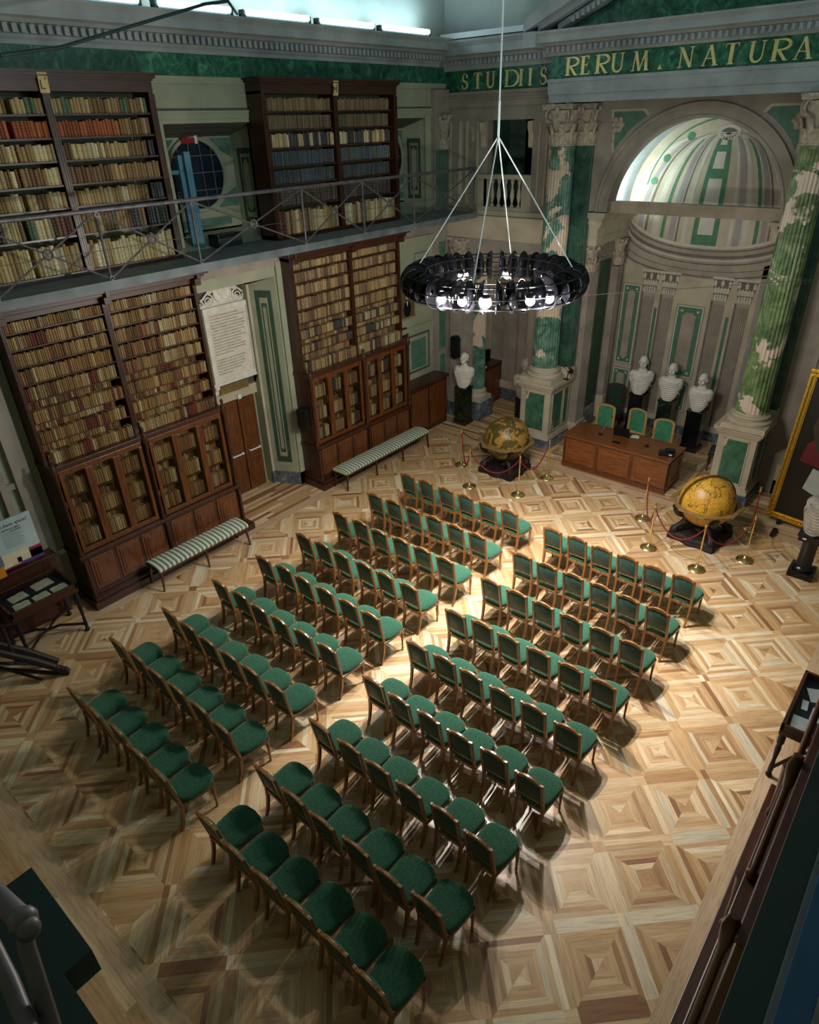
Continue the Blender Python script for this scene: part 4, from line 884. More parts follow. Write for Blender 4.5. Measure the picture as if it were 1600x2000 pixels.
def lower_case(y0, y1, ym, label, double, pal, pal2, end=True):
    cy = (y0+y1)/2; t = thing('lower_bookcase', label, 'bookcase', (-.55, cy, 0))
    def bx(b, x0, x1, a, c, z0, z1, mi=0): b.box(x0+.55, x1+.55, a-cy, c-cy, z0, z1, mi)
    b = MB(); bx(b, -.9, -.17, y0-.06, y1+.12, 0, .14); bx(b, -.9, -.22, y0-.02, y1+.06, .14, .2); b.build('plinth', DWy, t, bevel=.008)
    b = MB(); bx(b, -.9, -.34, y0, y1, .2, .96); bx(b, -.9, -.3, y0-.03, y1+.03, .96, 1.03); bx(b, -.9, -.32, y0-.02, y1+.02, .2, .26); b.build('base_cabinet', DW, t, bevel=.008)
    for s_ in (0, 1):
        a, c = (y0+.08, ym-.06) if s_ == 0 else (ym+.06, y1-.08); w = (c-a)/3
        for k in range(3):
            p, q = a+w*k+.03, a+w*(k+1)-.03; b = MB(); bx(b, -.34, -.325, p, q, .3, .92); bx(b, -.33, -.31, p+.05, q-.05, .36, .86); bx(b, -.315, -.3, p+.09, q-.09, .4, .82); b.build('raised_panel', MW, t, bevel=.006)
    for yy in (y0+.03, ym, y1-.03):     # turned half columns in two tiers
        b = MB(); b.lathe([(.045,.2),(.045,.24),(.03,.27),(.032,.6),(.03,.86),(.045,.9),(.05,.96)], (.24, yy-cy, 0), 12); b.lathe([(.05,1.03),(.05,1.08),(.028,1.12),(.034,1.2),(.026,1.3),(.03,1.8),(.026,2.3),(.034,2.42),(.028,2.5),(.05,2.56),(.06,2.6),(.045,2.68),(.02,2.75),(.035,2.79),(.01,2.83)], (.19, yy-cy, 0), 12); b.build('turned_post', DW, t, True)
    b = MB(); bx(b, -.9, -.86, y0, y1, 1.03, 4.95); bx(b, -.9, -.42, y0, y0+.06, 1.03, 2.6); bx(b, -.9, -.42, y1-.06, y1, 1.03, 2.6); bx(b, -.9, -.42, ym-.06, ym+.06, 1.03, 2.6); bx(b, -.9, -.36, y0-.02, y1+.02, 2.58, 2.66)
    bx(b, -.9, -.56, y0, y0+.06, 2.66, 4.95); bx(b, -.9, -.56, y1-.06, y1, 2.66, 4.95); bx(b, -.9, -.56, ym-.045, ym+.045, 2.66, 4.95); b.build('case', DW, t, bevel=.004)
    b = MB()
    for z0, z1, o in ((4.88,4.96,.0),(4.96,4.99,.04),(4.99,5.04,.12),(5.04,5.08,.18)): bx(b, -.9, -.55+o, y0-o, y1+o, z0, z1)
    for yy in (y0+.03, ym, y1-.03): bx(b, -.56, -.42, yy-.06, yy+.06, 4.86, 4.97); bx(b, -.56, -.36, yy-.04, yy+.04, 4.97, 5.08)
    b.build('crown', DWy, t, bevel=.006)
    b = MB()
    for yy, w in ((y0+.03,.03),(ym,.045),(y1-.03,.03)):
        b = MB(); bx(b, -.56, -.553, yy-w, yy+w, 2.68, 4.88)
        for k in (-1, 0, 1): bx(b, -.555, -.545, yy+k*w*.6-.008, yy+k*w*.6+.008, 2.8, 4.8)
        b.build('fluted_post_face', DW, t)
    ZL = [2.66, 3.0, 3.34, 3.69, 3.95, 4.22, 4.47, 4.71, 4.90] if double else [2.66, 3.06, 3.36, 3.68, 3.95, 4.22, 4.48, 4.72, 4.90]
    for z in ZL[1:-1]:
        b = MB(); bx(b, -.88, -.57, y0+.06, ym-.045, z-.02, z); bx(b, -.88, -.57, ym+.045, y1-.06, z-.02, z); b.build('shelf', DWy, t)
    for k in range(len(ZL)-1):
        z, zt = ZL[k], ZL[k+1]-.02
        for (a, c, side) in ((y0+.07, ym-.05, 0), (ym+.05, y1-.07, 1)):
            p = pal
            if k <= 2: far_row(a, c, z, zt, -.7, p, .03, .92, .15, stop=.92 if double else 1); far_row(a, c, z, zt, -.56+(.06 if k == 0 else 0), pal2 if not double else p, .03, .58, .14, var=.06)
            else: far_row(a, c, z, zt, -.585, p, .03, .84, .2, gap=.0, stop=1)
    # wire-mesh doors
    GZ = [1.1, 1.56, 2.06, 2.5]
    for s_ in (0, 1):
        a, c = (y0+.09, ym-.07) if s_ == 0 else (ym+.07, y1-.09); w = (c-a)/3
        for k in range(3):
            p, q = a+w*k, a+w*(k+1); b = MB()
            for d_ in ((p, q, 1.04, 1.12), (p, q, 2.48, 2.57), (p, p+.06, 1.12, 2.48), (q-.06, q, 1.12, 2.48)): bx(b, -.415, -.375, *d_)
            dr_ = b.build('wire_door', MW, t, bevel=.005)
            m = MB(); st = .035; zz = 1.12
            nn = int((q-p-.12)/st)
            for i in range(-int(1.36/st), nn+1):
                for sg in (1, -1):
                    y_a = p+.06+i*st if sg == 1 else q-.06-i*st; z_a, z_b = 1.12, 2.48; yb = y_a + sg*(z_b-z_a); lo, hi = p+.06, q-.06
                    t0 = 0; t1 = 1; dy = yb-y_a
                    ta, tb = (lo-y_a)/dy, (hi-y_a)/dy
                    if ta > tb: ta, tb = tb, ta
                    t0, t1 = max(t0, ta), min(t1, tb)
                    if t1-t0 < .01: continue
                    P0 = (.155, y_a+dy*t0-cy, z_a+(z_b-z_a)*t0); P1 = (.155, y_a+dy*t1-cy, z_a+(z_b-z_a)*t1); m.poly([P0, (P0[0], P0[1], P0[2]+.0022), (P1[0], P1[1], P1[2]+.0022), P1])
            m.build('wire_mesh', [mat('brass_wire', ['#5c4a26', '#7a6434'], scale=20, rough=.4, metal=.7)], dr_)
            for z_ in GZ[:-1]: far_row(p+.05, q-.05, z_+.01, z_+.44, -.6, pal, .034, .86, .16); far_row(p+.05, q-.05, z_+.01, z_+.44, -.46, pal2, .034, .62, .12, var=.04)
    for z in GZ[1:-1]:
        b = MB(); bx(b, -.86, -.45, y0+.07, ym-.06, z-.02, z); bx(b, -.86, -.45, ym+.06, y1-.07, z-.02, z); b.build('inner_shelf', DWy, t)
    return t
LT1 = [('tan','#9a7a50'),('brown','#7c5c3a'),('buff','#ab9062'),('brown','#8b6b44'),('buff','#a88c5c'),('brown','#6c4c34'),('brown','#8a6040'),('tan','#94703f'),('maroon','#6c2c28'),('cream','#b5a682')]
lower_case(-1.35, 1.92, .25, 'dark walnut lower bookcase behind the near striped bench, shelves above wire-mesh doors', True, LT1, LT1)
lower_case(4.08, 7.32, 5.74, 'dark walnut lower bookcase right of the marble tablet, with the far bench before it', False, [('tan','#94774e'),('buff','#a58c62'),('brown','#745a3c'),('buff','#9c8458'),('brown','#5f4630')], [('cream','#a79a74'),('buff','#a08a5c'),('dark blue','#25293a'),('tan','#8c6e48'),('brown','#6a4a34')])
fo = link('shelved_books', FAR.mesh('shelved_books', [BM2], 25)); tag(fo, 'rows of small leather-bound books filling the further shelves and wire cupboards', 'books', None, 'stuff')
# ------------------------------------------------------------------ hall chairs
def chair_parts(root, fw, sm, bm_, top=.92):
    s_ = MB(); rings = []          # seat cushion: wide scalloped front, crowned
    def outline(k, ins):
        pts = []
        for i in range(28):
            a = 2*pi*i/28; cx_, sy_ = cos(a), sin(a); sq = lambda v, p: math.copysign(abs(v)**p, v)
            x = sq(cx_, .5)*(.238 - .05*(1-sy_)/2); y = .025 + sq(sy_, .55)*.225 + (.045*max(0, cos(x*6.6)) if sy_ > .3 else 0)
            pts.append((x*(1-ins), y*(1-ins), k))
        return pts
    s_.loft([outline(.40, .03), outline(.425, 0), outline(.455, .0), outline(.475, .05), outline(.487, .16), outline(.494, .36), outline(.497, .65)]); s_.build('seat', sm, root, 50)
    f = MB(); f.box(-.21, .21, .20, .235, .36, .41); f.box(-.165, .165, -.205, -.18, .36, .41)
    for sx in (-1, 1): f.loft([[(sx*.165,-.2,.36),(sx*.19,-.2,.36),(sx*.19,-.2,.41),(sx*.165,-.2,.41)],[(sx*.19,.23,.36),(sx*.22,.23,.36),(sx*.22,.23,.41),(sx*.19,.23,.41)]])
    f.build('seat_frame', fw, root, bevel=.004)
    for sx in (-1, 1):
        l = MB(); l.lathe([(.012,0),(.016,.015),(.013,.03),(.019,.045),(.013,.06),(.017,.2),(.021,.27),(.015,.285),(.023,.3),(.015,.315),(.022,.325),(.022,.41)], (sx*.195, .205, 0), 12); l.build('leg', fw, root, True)
    for sx in (-1, 1):             # splayed sabre rear leg
        l = MB(); R_ = []
        for k in range(7):
            t = k/6; y = -.265 + .075*(1-(1-t)**2); z = .41*t; w = .014+.004*t; x = sx*(.155+.01*t); R_.append([(x-w,y-w*1.2,z),(x+w,y-w*1.2,z),(x+w,y+w*1.2,z),(x-w,y+w*1.2,z)])
        l.loft(R_); l.build('leg', fw, root, 50)
    bk = MB(); ty = lambda z: -.19 - .085*(z-.41)/.5   # raked back
    for sx in (-1, 1): bk.loft([[(sx*.165+dx, ty(z)+dy, z) for dx, dy in ((-.018,-.018),(.018,-.018),(.018,.016),(-.018,.016))] for z in (.41, .55, .7, top-.03, top)])
    def rail_(z0, z1, arch, th=.016):
        n = 10; rr = []
        for k in range(n+1):
            u = -1+2*k/n; x = u*.165; za = arch*max(0, 1-(abs(u)/.82)**2.4) if abs(u) < .82 else 0; z_lo = z0 + za*.6; z_hi = z1 + za
            rr.append([(x, ty(z_lo)-th, z_lo), (x, ty(z_lo)+th, z_lo), (x, ty(z_hi)+th, z_hi), (x, ty(z_hi)-th, z_hi)])
        bk.loft(rr)
    rail_(top-.05, top-.012, .05); rail_(.52, .55, 0, .012); bk.build('back_frame', fw, root, bevel=.004)
    p = MB(); n = 10                # upholstered back, padded on the front, flat behind
    def ring(off, ins, y_off):
        z0, z1 = .55+ins, top-.05-ins; out = []
        for k in range(n+1): u = -1+2*k/n; out.append((u*(.148-ins), ty(z1)+y_off, z1 + (.035*max(0, 1-(abs(u)/.85)**2.4))))
        out += [((1)*(.148-ins), ty(z0)+y_off, z0), (-(.148-ins), ty(z0)+y_off, z0)]
        return out
    p.loft([ring(0, .004, -.012), ring(0, 0, -.008)], 1); p.loft([ring(0, 0, -.008), ring(0, 0, .014), ring(0, .02, .034), ring(0, .06, .044)], 0); p.build('backrest', [sm, bm_], root, 50)
proto = thing('upholstered_chair', 'x', 'chair'); chair_parts(proto, CW, VEL, VELB); note(proto)
rowsL = [4.42+.26, 3.40+.26, 2.46+.26, 1.53+.26, .64+.26, -.26+.26, -1.19+.26, -2.02+.26, -2.87+.26]
rowsR = [4.34+.26, 3.35+.26, 2.42+.26, 1.48+.26, .57+.26, -.33+.26, -1.27+.26, -2.12+.26, -2.9+.26]
first = True; rown = ['front row','second row','third row','fourth row','fifth row','sixth row','seventh row','eighth row','back row']
pos = ['leftmost','second from left','third from left','third from right','second from right','rightmost']
for blk, rows, xs, pitch, gname in (('left block', rowsL, 2.00, .487, 'green chairs of the left block'), ('right block', rowsR, 5.38, .468, 'green chairs of the right block')):
    for r_, y in enumerate(rows):
        n_ = 6
        for k in range(n_):
            if blk == 'left block' and r_ == 8 and k == 0: continue
            x = xs + k*pitch + R.uniform(-.012, .012); yy = y + R.uniform(-.02, .02); rz = R.uniform(-.035, .035); z = 0
            if first: o = proto; o.location = (x, yy, 0); o.rotation_euler = (0, 0, rz); first = False
            else: o = dup(proto, None, (x, yy, 0), rz)
            pz = pos[k] if not (blk == 'left block' and r_ == 8 and k == 1) else 'leftmost'
            if blk == 'left block' and r_ == 8: pz = {1:'leftmost',2:'second from left',3:'middle',4:'second from right',5:'rightmost'}[k]
            o['label'] = 'green upholstered wooden chair, %s in the %s of the %s' % (pz, rown[r_], blk); o['category'] = 'chair'; o['group'] = gname
# ------------------------------------------------------------------ striped benches
def stripes():
    m, nt, b = newmat('striped_upholstery'); tc = N(nt, 'ShaderNodeTexCoord'); sp = N(nt, 'ShaderNodeSeparateXYZ'); nt.links.new(tc.outputs['Object'], sp.inputs[0])
    mt = N(nt, 'ShaderNodeMath', operation='MULTIPLY'); mt.inputs[1].default_value = 11.0; nt.links.new(sp.outputs[1], mt.inputs[0]); fr = N(nt, 'ShaderNodeMath', operation='FRACT'); nt.links.new(mt.outputs[0], fr.inputs[0])
    g, g2, w = lin('#12402f'), lin('#1f5a44'), lin('#d6dcc6'); r = ramp(nt, fr.outputs[0], [(0, g), (.24, w), (.32, g), (.46, w), (.8, g2), (.86, w)]); 
    for n_ in nt.nodes:
        if n_.type == 'VALTORGB': n_.color_ramp.interpolation = 'CONSTANT'
    nt.links.new(r, b.inputs['Base Color']); b.inputs['Roughness'].default_value = .8; return m
STR = stripes()
for y0, y1, lb, nl in ((-.38, 1.58, 'green and white striped bench below the near left bookcase', 3), (4.33, 7.28, 'longer green and white striped bench before the far left bookcase', 4)):
    cy = (y0+y1)/2; H = (y1-y0)/2; t = thing('striped_bench', lb, 'bench', (.05, cy, 0))
    b = MB(); rr = []
    for k in range(9):
        u = -1+2*k/8; rr.append((u*.215, .475+.03*(1-u*u)))
    poly = [(-.215,.41),(-.225,.44)] + rr + [(.225,.44),(.215,.41)]; b.prism(poly, 1, -H, H); b.build('cushion', STR, t, 30)
    b = MB(); b.box(-.21, .21, -H+.01, H-.01, .37, .412); b.build('seat_frame', DWy, t, bevel=.004)
    for k in range(nl):
        for sx in (-1, 1):
            y = -H+.05 + (2*H-.1)*k/(nl-1); dy = (-.04 if k == 0 else (.04 if k == nl-1 else 0)); l = MB(); l.loft([[(sx*.185+sx*.02+a*.012, y+dy+c*.012, 0) for a, c in ((-1,-1),(1,-1),(1,1),(-1,1))], [(sx*.185+a*.02, y+c*.02, .38) for a, c in ((-1,-1),(1,-1),(1,1),(-1,1))]]); l.build('leg', DW, t)
# ------------------------------------------------------------------ brass barriers
sp_ = thing('barrier_post', 'x', 'barrier post'); b = MB(); b.lathe([(.0,0),(.15,0),(.155,.012),(.14,.03),(.09,.045),(.06,.06),(.04,.07),(.03,.09),(.018,.1)], (0,0,0), 32); b.build('base', BRASS, sp_, True)
b = MB(); b.lathe([(.014,.09),(.013,.9)], (0,0,0), 14); b.build('pole', BRASS, sp_, True); b = MB(); b.lathe([(.013,.89),(.022,.9),(.022,.915),(.014,.92),(.024,.935),(.026,.95),(.018,.972),(.002,.978)], (0,0,0), 16); b.torus((0,0,.875), .02, .006, 14, 6); b.build('finial', BRASS, sp_, True); note(sp_)
PA = [(1.51,6.96,'brass barrier post nearest the far bench, left of the dark globe'),(2.30,6.18,'brass barrier post left of centre before the dark globe'),(3.39,6.5,'brass barrier post in front of the dark globe'),(3.49,7.58,'brass barrier post between the dark globe and the desk')]
PB = [(5.95,7.18,'brass barrier post before the right end of the desk'),(6.48,6.21,'brass barrier post left of the golden globe'),(7.45,6.06,'brass barrier post in front of the golden globe'),(8.04,6.89,'brass barrier post right of the golden globe'),(7.8,8.04,'brass barrier post beside the big framed painting')]
fst = True
for g, PP in (('barrier posts round the dark globe', PA), ('barrier posts round the golden globe', PB)):
    for x, y, lb in PP:
        if fst: o = sp_; o.location = (x, y, 0); fst = False
        else: o = dup(sp_, None, (x, y, 0))
        o['label'] = lb; o['group'] = g; o['category'] = 'barrier post'
def rope(p, q, lb, sag_=.42):
    b = MB(); pts = []
    for k in range(19):
        t = k/18; pts.append((p[0]+(q[0]-p[0])*t, p[1]+(q[1]-p[1])*t, .87 - sag_*4*t*(1-t)))
    pts[0] = (p[0]+(q[0]-p[0])*.02, p[1]+(q[1]-p[1])*.02, .872); b.tube(pts, .014, 8); o = b.build('barrier_rope', ROPE, None, True); tag(o, lb, 'rope')
rope(PA[1], PA[2], 'sagging red rope across the front of the dark globe'); rope(PA[2], PA[3], 'red rope from the front post towards the desk, right of the dark globe'); rope(PA[0], (2.2, 7.9), 'red rope running back behind the dark globe', .3); rope(PA[0], PA[1], 'red rope hanging steeply at the left side of the dark globe', .55)
rope(PB[0], PB[1], 'red rope hanging steeply left of the golden globe', .55); rope(PB[1], PB[2], 'sagging red rope across the front of the golden globe'); rope(PB[2], PB[3], 'red rope from the front post to the right of the golden globe'); rope(PB[3], PB[4], 'red rope behind right of the golden globe near the painting', .3)
# ------------------------------------------------------------------ globes
def globemat(name, sea, land, line, sc):
    m, nt, b = newmat(name); tc = N(nt, 'ShaderNodeTexCoord'); n1 = N(nt, 'ShaderNodeTexNoise', i_Scale=sc, i_Detail=7, i_Distortion=.7); nt.links.new(tc.outputs['Object'], n1.inputs['Vector'])
    c = ramp(nt, n1.outputs['Fac'], [(.40, lin(sea)), (.495, lin(sea)), (.50, lin(line)), (.515, lin(line)), (.525, lin(land)), (.7, lin(land))])
    w = N(nt, 'ShaderNodeTexNoise', i_Scale=sc*3.5, i_Detail=5, i_Distortion=1.2); nt.links.new(tc.outputs['Object'], w.inputs['Vector']); r2 = ramp(nt, w.outputs['Fac'], [(.46, (1,1,1)), (.49, (.45,.4,.3)), (.51, (.45,.4,.3)), (.54, (1,1,1))])
    mx = N(nt, 'ShaderNodeMix', data_type='RGBA', blend_type='MULTIPLY'); mx.inputs[0].default_value = .85; nt.links.new(c, mx.inputs[6]); nt.links.new(r2, mx.inputs[7]); nt.links.new(mx.outputs[2], b.inputs['Base Color']); b.inputs['Roughness'].default_value = .38; return m
def globe(lb, x, y, rz, gm, tilt):
    t = thing('library_globe', lb, 'globe', (x, y, 0), rz)
    b = MB(); poly = []
    for i in range(48):            # lobed square plinth
        a = 2*pi*i/48; r = .47*(1/max(abs(cos(a)), abs(sin(a))))**.75 * (1 + .05*cos(8*a)); poly.append((r*cos(a), r*sin(a)))
    b.loft([[(u*s_, v*s_, z) for u, v in poly] for s_, z in ((1,0),(1,.05),(.97,.07),(1.0,.09),(.98,.12),(.9,.14),(.86,.15))]); b.build('carved_plinth', BLK, t, 40)
    for k in range(4):
        a = pi/4 + k*pi/2; L_ = MB(); pts = []; rs = []
        for i in range(30):
            u = i/29; rr = .50 - .18*sin(u*pi)**1.2 + .08*u; z = .12 + .58*u; rr += .06*sin(u*2*pi*1.5); pts.append((rr*cos(a), rr*sin(a), z)); rs.append(.05 + .018*sin(u*19) + .02*(1-u))
        L_.tube(pts, rs, 10); 
        for i in range(14):
            u = i/13*1.7*pi; rr = .50 + .07*cos(u)*(1-i/22); z = .2+.07*sin(u)*(1-i/22); L_.ball((rr*cos(a), rr*sin(a), z), .032, 8, 6)
        for i in range(16): u = R.random(); rr = .50 - .16*sin(u*pi); q = a+R.uniform(-.13, .13); L_.ball((rr*cos(q), rr*sin(q), .14+.52*u), R.uniform(.018, .035), 7, 5)
        L_.build('scrolled_leg', BLK, t, True)
    b = MB(); b.lathe([(.1,.14),(.14,.18),(.08,.24),(.06,.32),(.1,.36),(.05,.4)], (0,0,0), 16); b.build('centre_boss', BLK, t, True)
    b = MB(); n = 8; o = [(.66*cos(pi/8+k*pi/4), .66*sin(pi/8+k*pi/4)) for k in range(8)]; i48 = ring_poly((0,0), .535, 48)
    O = []
    for i in range(48):
        a = 2*pi*i/48; k = int(((a-pi/8) % (2*pi))/(pi/4)); am = pi/8+k*pi/4+pi/8; r = .66*cos(pi/8)/cos(a-am); O.append((r*cos(a), r*sin(a)))
    for z in (.74, .77): 
        for i in range(48): j = (i+1) % 48; b.poly([(*O[i],z),(*O[j],z),(*i48[j],z),(*i48[i],z)])
    for i in range(48):
        j = (i+1) % 48; b.poly([(*O[i],.74),(*O[j],.74),(*O[j],.77),(*O[i],.77)]); b.poly([(*i48[i],.74),(*i48[j],.74),(*i48[j],.77),(*i48[i],.77)])
    b.build('horizon_ring', mat('globe_ring_wood', ['#6a5230', '#96784a'], scale=12, rough=.35), t)
    b = MB(); b.ball((0,0,0), .5, 64, 40); g = b.build('sphere', gm, t, True, (0,0,.80), tilt)
    b = MB(); b.loft([[(r*cos(a), w, r*sin(a)) for r, w in ((.512,-.012),(.545,-.012),(.545,.012),(.512,.012))] for a in [2*pi*i/64 for i in range(65)]], cap=False); b.build('meridian_ring', mat('meridian_brass', ['#5c4c24', '#8a7436'], scale=12, rough=.35, metal=.7), t, 30, (0,0,.80), (0,0,radians(50)))
globe('large celestial globe with dark figures on an ebony stand, left of the desk', 2.48, 7.37, 0, globemat('celestial_globe', '#a8803c', '#5a4f26', '#2c2412', 6.5), (.5, .2, .3))
globe('large golden terrestrial globe on an ebony stand, right of the desk', 7.1, 7.2, radians(-7), globemat('terrestrial_globe', '#dba63a', '#cf9a3c', '#6b5420', 3.4), (.2, .4, 2.0))
# ------------------------------------------------------------------ busts
def bust(b, s_=1.0, sd=0, kind=0):
    E = []
    def el(c, r): E.append((c, r))
    b_ = bmesh.new()
    def ell(c, r, rot=None):
        m = Matrix.Translation(Vector(c)*s_) @ (rot or Matrix.Identity(4)) @ Matrix.Diagonal((r[0]*s_, r[1]*s_, r[2]*s_, 1)); bmesh.ops.create_uvsphere(b_, u_segments=24, v_segments=16, radius=1, matrix=m)
    # face looks towards -y
    ell((0,.01,.575), (.09,.11,.115)); ell((0,-.03,.52), (.066,.078,.08)); ell((0,-.06,.462), (.042,.042,.034)); ell((0,-.118,.545), (.017,.03,.036), Matrix.Rotation(-.35, 4, 'X'))
    for sx in (-1, 1): ell((sx*.034,-.098,.583), (.032,.022,.014)); ell((sx*.09,.01,.545), (.014,.026,.036)); ell((sx*.042,-.078,.51), (.026,.026,.03))
    ell((0,-.106,.495), (.026,.014,.009)); ell((0,-.1,.478), (.02,.014,.009)); ell((0,.015,.43), (.062,.066,.09)); ell((0,.02,.385), (.09,.08,.06))
    ell((0,.02,.29), (.19,.125,.10)); ell((0,0,.20), (.175,.13,.13)); ell((0,0,.12), (.10,.09,.09)); ell((0,.01,.05), (.06,.06,.07))
    for sx in (-1, 1): ell((sx*.165,.03,.27), (.095,.10,.10)); ell((sx*.185,.03,.20), (.07,.085,.10))
    rr = random.Random(sd)
    if kind != 1:
        for k in range(26):
            a = rr.uniform(0, 2*pi); h_ = rr.uniform(-.1, 1); r_ = math.sqrt(max(0, 1-h_*h_)); c = (.092*r_*cos(a), .015+.11*r_*abs(sin(a))*(1 if h_ < .6 else .6), .575+.11*h_); ell(c, (.022,.024,.018))
    me = bpy.data.meshes.new('bust'); b_.to_mesh(me); b_.free(); return me
def drape(b, s_, sd, wide=1.0):    # folds of cloth round the shoulders
    rr = random.Random(sd)
    for k in range(9):
        pts = []; z0 = .335 - k*.036; w = (.235 - .012*abs(k-3))*wide; 
        for i in range(17):
            a = pi + pi*i/16; sag_ = .07+.012*k; pts.append((w*cos(a)*s_, (.0 + (.142 - k*.004)*sin(a))*s_, (z0 - sag_*abs(sin(a))**1.4 + .02*cos(a)*(1 if sd % 2 else -1))*s_))
        b.tube(pts, [.013*s_ + .010*s_*sin(pi*i/16) for i in range(17)], 6)
    for k in range(6):
        pts = []; 
        for i in range(12):
            t = i/11; x = (-.16 + .06*k*t + .02*k)*s_; pts.append((x, (-.07-.06*sin(pi*t))*s_, (.36 - .3*t)*s_))
        b.tube(pts, .010*s_, 6)
def make_bust(lb, x, y, z, rz, s_, m, sd, kind=0, soc=None, dr=True):
    t = thing('marble_bust', lb, 'bust', (x, y, z), rz); me = bust(None, s_, sd, kind)
    bmm = bmesh.new(); bmm.from_mesh(me)
    if dr:
        d = MB(); drape(d, s_, sd); dm = d.mesh('d', []); bmm.from_mesh(dm)
    bmm.to_mesh(me); bmm.free(); me.materials.append(m)
    o = link('figure', me, t, (0, 0, .115*s_)); r_ = o.modifiers.new('remesh', 'REMESH'); r_.mode = 'VOXEL'; r_.voxel_size = .0075*s_; r_.use_smooth_shade = True; sm_ = o.modifiers.new('smooth', 'SMOOTH'); sm_.factor = .5; sm_.iterations = 2
    b = MB(); b.lathe([(.10*s_,0),(.10*s_,.02*s_),(.085*s_,.03*s_),(.05*s_,.06*s_),(.04*s_,.09*s_),(.06*s_,.12*s_),(.06*s_,.15*s_)], (0,0,0), 24); b.build('socle', soc or m, t, 40); return t
def block_ped(lb, x, y, w, d, z0, z1, m, rz=0, cat='pedestal'):
    t = thing('marble_pedestal', lb, cat, (x, y, z0), rz); H = z1-z0
    b = MB(); b.box(-w/2, w/2, -d/2, d/2, .14, H-.05); b.build('shaft', m, t, bevel=.006); b = MB(); b.box(-w/2-.03, w/2+.03, -d/2-.03, d/2+.03, 0, .1); b.box(-w/2-.015, w/2+.015, -d/2-.015, d/2+.015, .1, .14); b.build('foot', m, t, bevel=.006); b = MB(); b.box(-w/2-.015, w/2+.015, -d/2-.015, d/2+.015, H-.05, H); b.build('cap', m, t, bevel=.004)
block_ped('black marble pedestal behind the desk, leftmost of three', 4.0, 11.15, .36, .36, PZ, 1.12, BKMAR); block_ped('white-veined dark marble pedestal in the middle behind the desk', 4.78, 11.02, .34, .34, PZ, 1.16, VNMAR); block_ped('black marble pedestal rightmost behind the desk', 5.58, 10.8, .36, .36, PZ, 1.14, BKMAR)
make_bust('white marble bust with draped shoulders, leftmost of the three behind the desk', 4.0, 11.13, 1.12, .35, 1.18, WMAR, 3, 1); make_bust('white marble bust looking down, middle of the three behind the desk', 4.78, 11.0, 1.16, .1, 1.12, WMAR, 4, 1); make_bust('bearded white marble bust in a toga, rightmost of three behind the desk', 5.58, 10.78, 1.14, -.1, 1.1, WMAR, 6, 1)
block_ped('dark green marble pedestal by the left corner under the crowned bust', .0, 9.12, .34, .32, 0, 1.04, DKMAR); make_bust('white marble bust on a gilt socle beneath the wall loudspeaker', .0, 9.12, 1.04, .25, 1.12, WMAR, 8, 0, GILT)
block_ped('black pedestal half hidden behind the column pedestal', 1.3, 10.1, .34, .34, 0, .72, BKMAR); make_bust('greyish marble bust half hidden beside the left column pedestal', 1.3, 10.1, .72, .6, 1.3, WMARG, 11, 0)
t = thing('marble_column_pedestal', 'short black column pedestal at the right edge before the big painting', 'pedestal', (8.95, 7.05, 0)); b = MB(); b.box(-.2, .2, -.2, .2, 0, .13); b.build('foot', BKMAR, t, bevel=.008); b = MB(); b.lathe([(.17,.13),(.17,.17),(.135,.2),(.125,.24),(.12,.7),(.15,.74)], (0,0,0), 64, 0, True, 16, .008, (.25, .69)); b.build('shaft', BKMAR, t, 40); b = MB(); b.box(-.19, .19, -.19, .19, .74, .86); b.box(-.21, .21, -.21, .21, .83, .87); b.build('cap', BKMAR, t, bevel=.005); b = MB(); b.box(-.12, -.06, -.216, -.21, .8, .825); b.build('paper_label', WHITEP, t)
make_bust('pale marble bust cut by the right edge, on the short black column', 8.97, 7.05, .87, -.5, 1.25, WMARG, 5)
# ------------------------------------------------------------------ desk on the platform and what stands on it
t = thing('presidential_desk', 'long oak speakers desk with three panelled bays on the platform', 'desk', (4.74, 8.68, PZ)); X0, X1 = -1.22, 1.22; y0, y1 = -.46, .40
b = MB(); b.box(X0, X1, y0, y0+.04, 0, .74); b.box(X0, X0+.04, y0, y1, 0, .74); b.box(X1-.04, X1, y0, y1, 0, .74)
for x in (X0, -.42, .40, X1-.03): b.box(x, x+.03, y0-.015, y0, .0, .74)
b.box(X0-.01, X1+.01, y0-.02, y0, 0, .08); b.build('body', CWD if 'CWD' in globals() else wood('desk_oak_body', '#4a220c', '#74401b', .35), t, bevel=.004)
for k in range(3):
    a = X0+.06+k*.815; p = MB(); p.box(a, a+.72, y0-.012, y0, .12, .2); p.box(a, a+.72, y0-.012, y0, .62, .68); p.box(a, a+.06, y0-.012, y0, .2, .62); p.box(a+.66, a+.72, y0-.012, y0, .2, .62); p.box(a+.06, a+.66, y0-.004, y0, .2, .62); p.build('front_panel', MWx, t, bevel=.003)
for sx in (1,): p = MB(); p.box(X1, X1+.012, y0+.1, y1-.1, .12, .2); p.box(X1, X1+.012, y0+.1, y1-.1, .6, .68); p.box(X1, X1+.012, y0+.1, y0+.17, .2, .6); p.box(X1, X1+.012, y1-.17, y1-.1, .2, .6); p.build('side_panel', MWx, t, bevel=.003)
b = MB(); b.box(X0-.03, X1+.03, y0-.04, y1+.02, .74, .78); b.build('desktop', MWx, t, bevel=.006); b = MB(); b.box(X0+.3, X1-.3, y1-.02, y1+.01, .78, .80); b.build('rear_ledge', MWx, t)
DT = PZ + .78
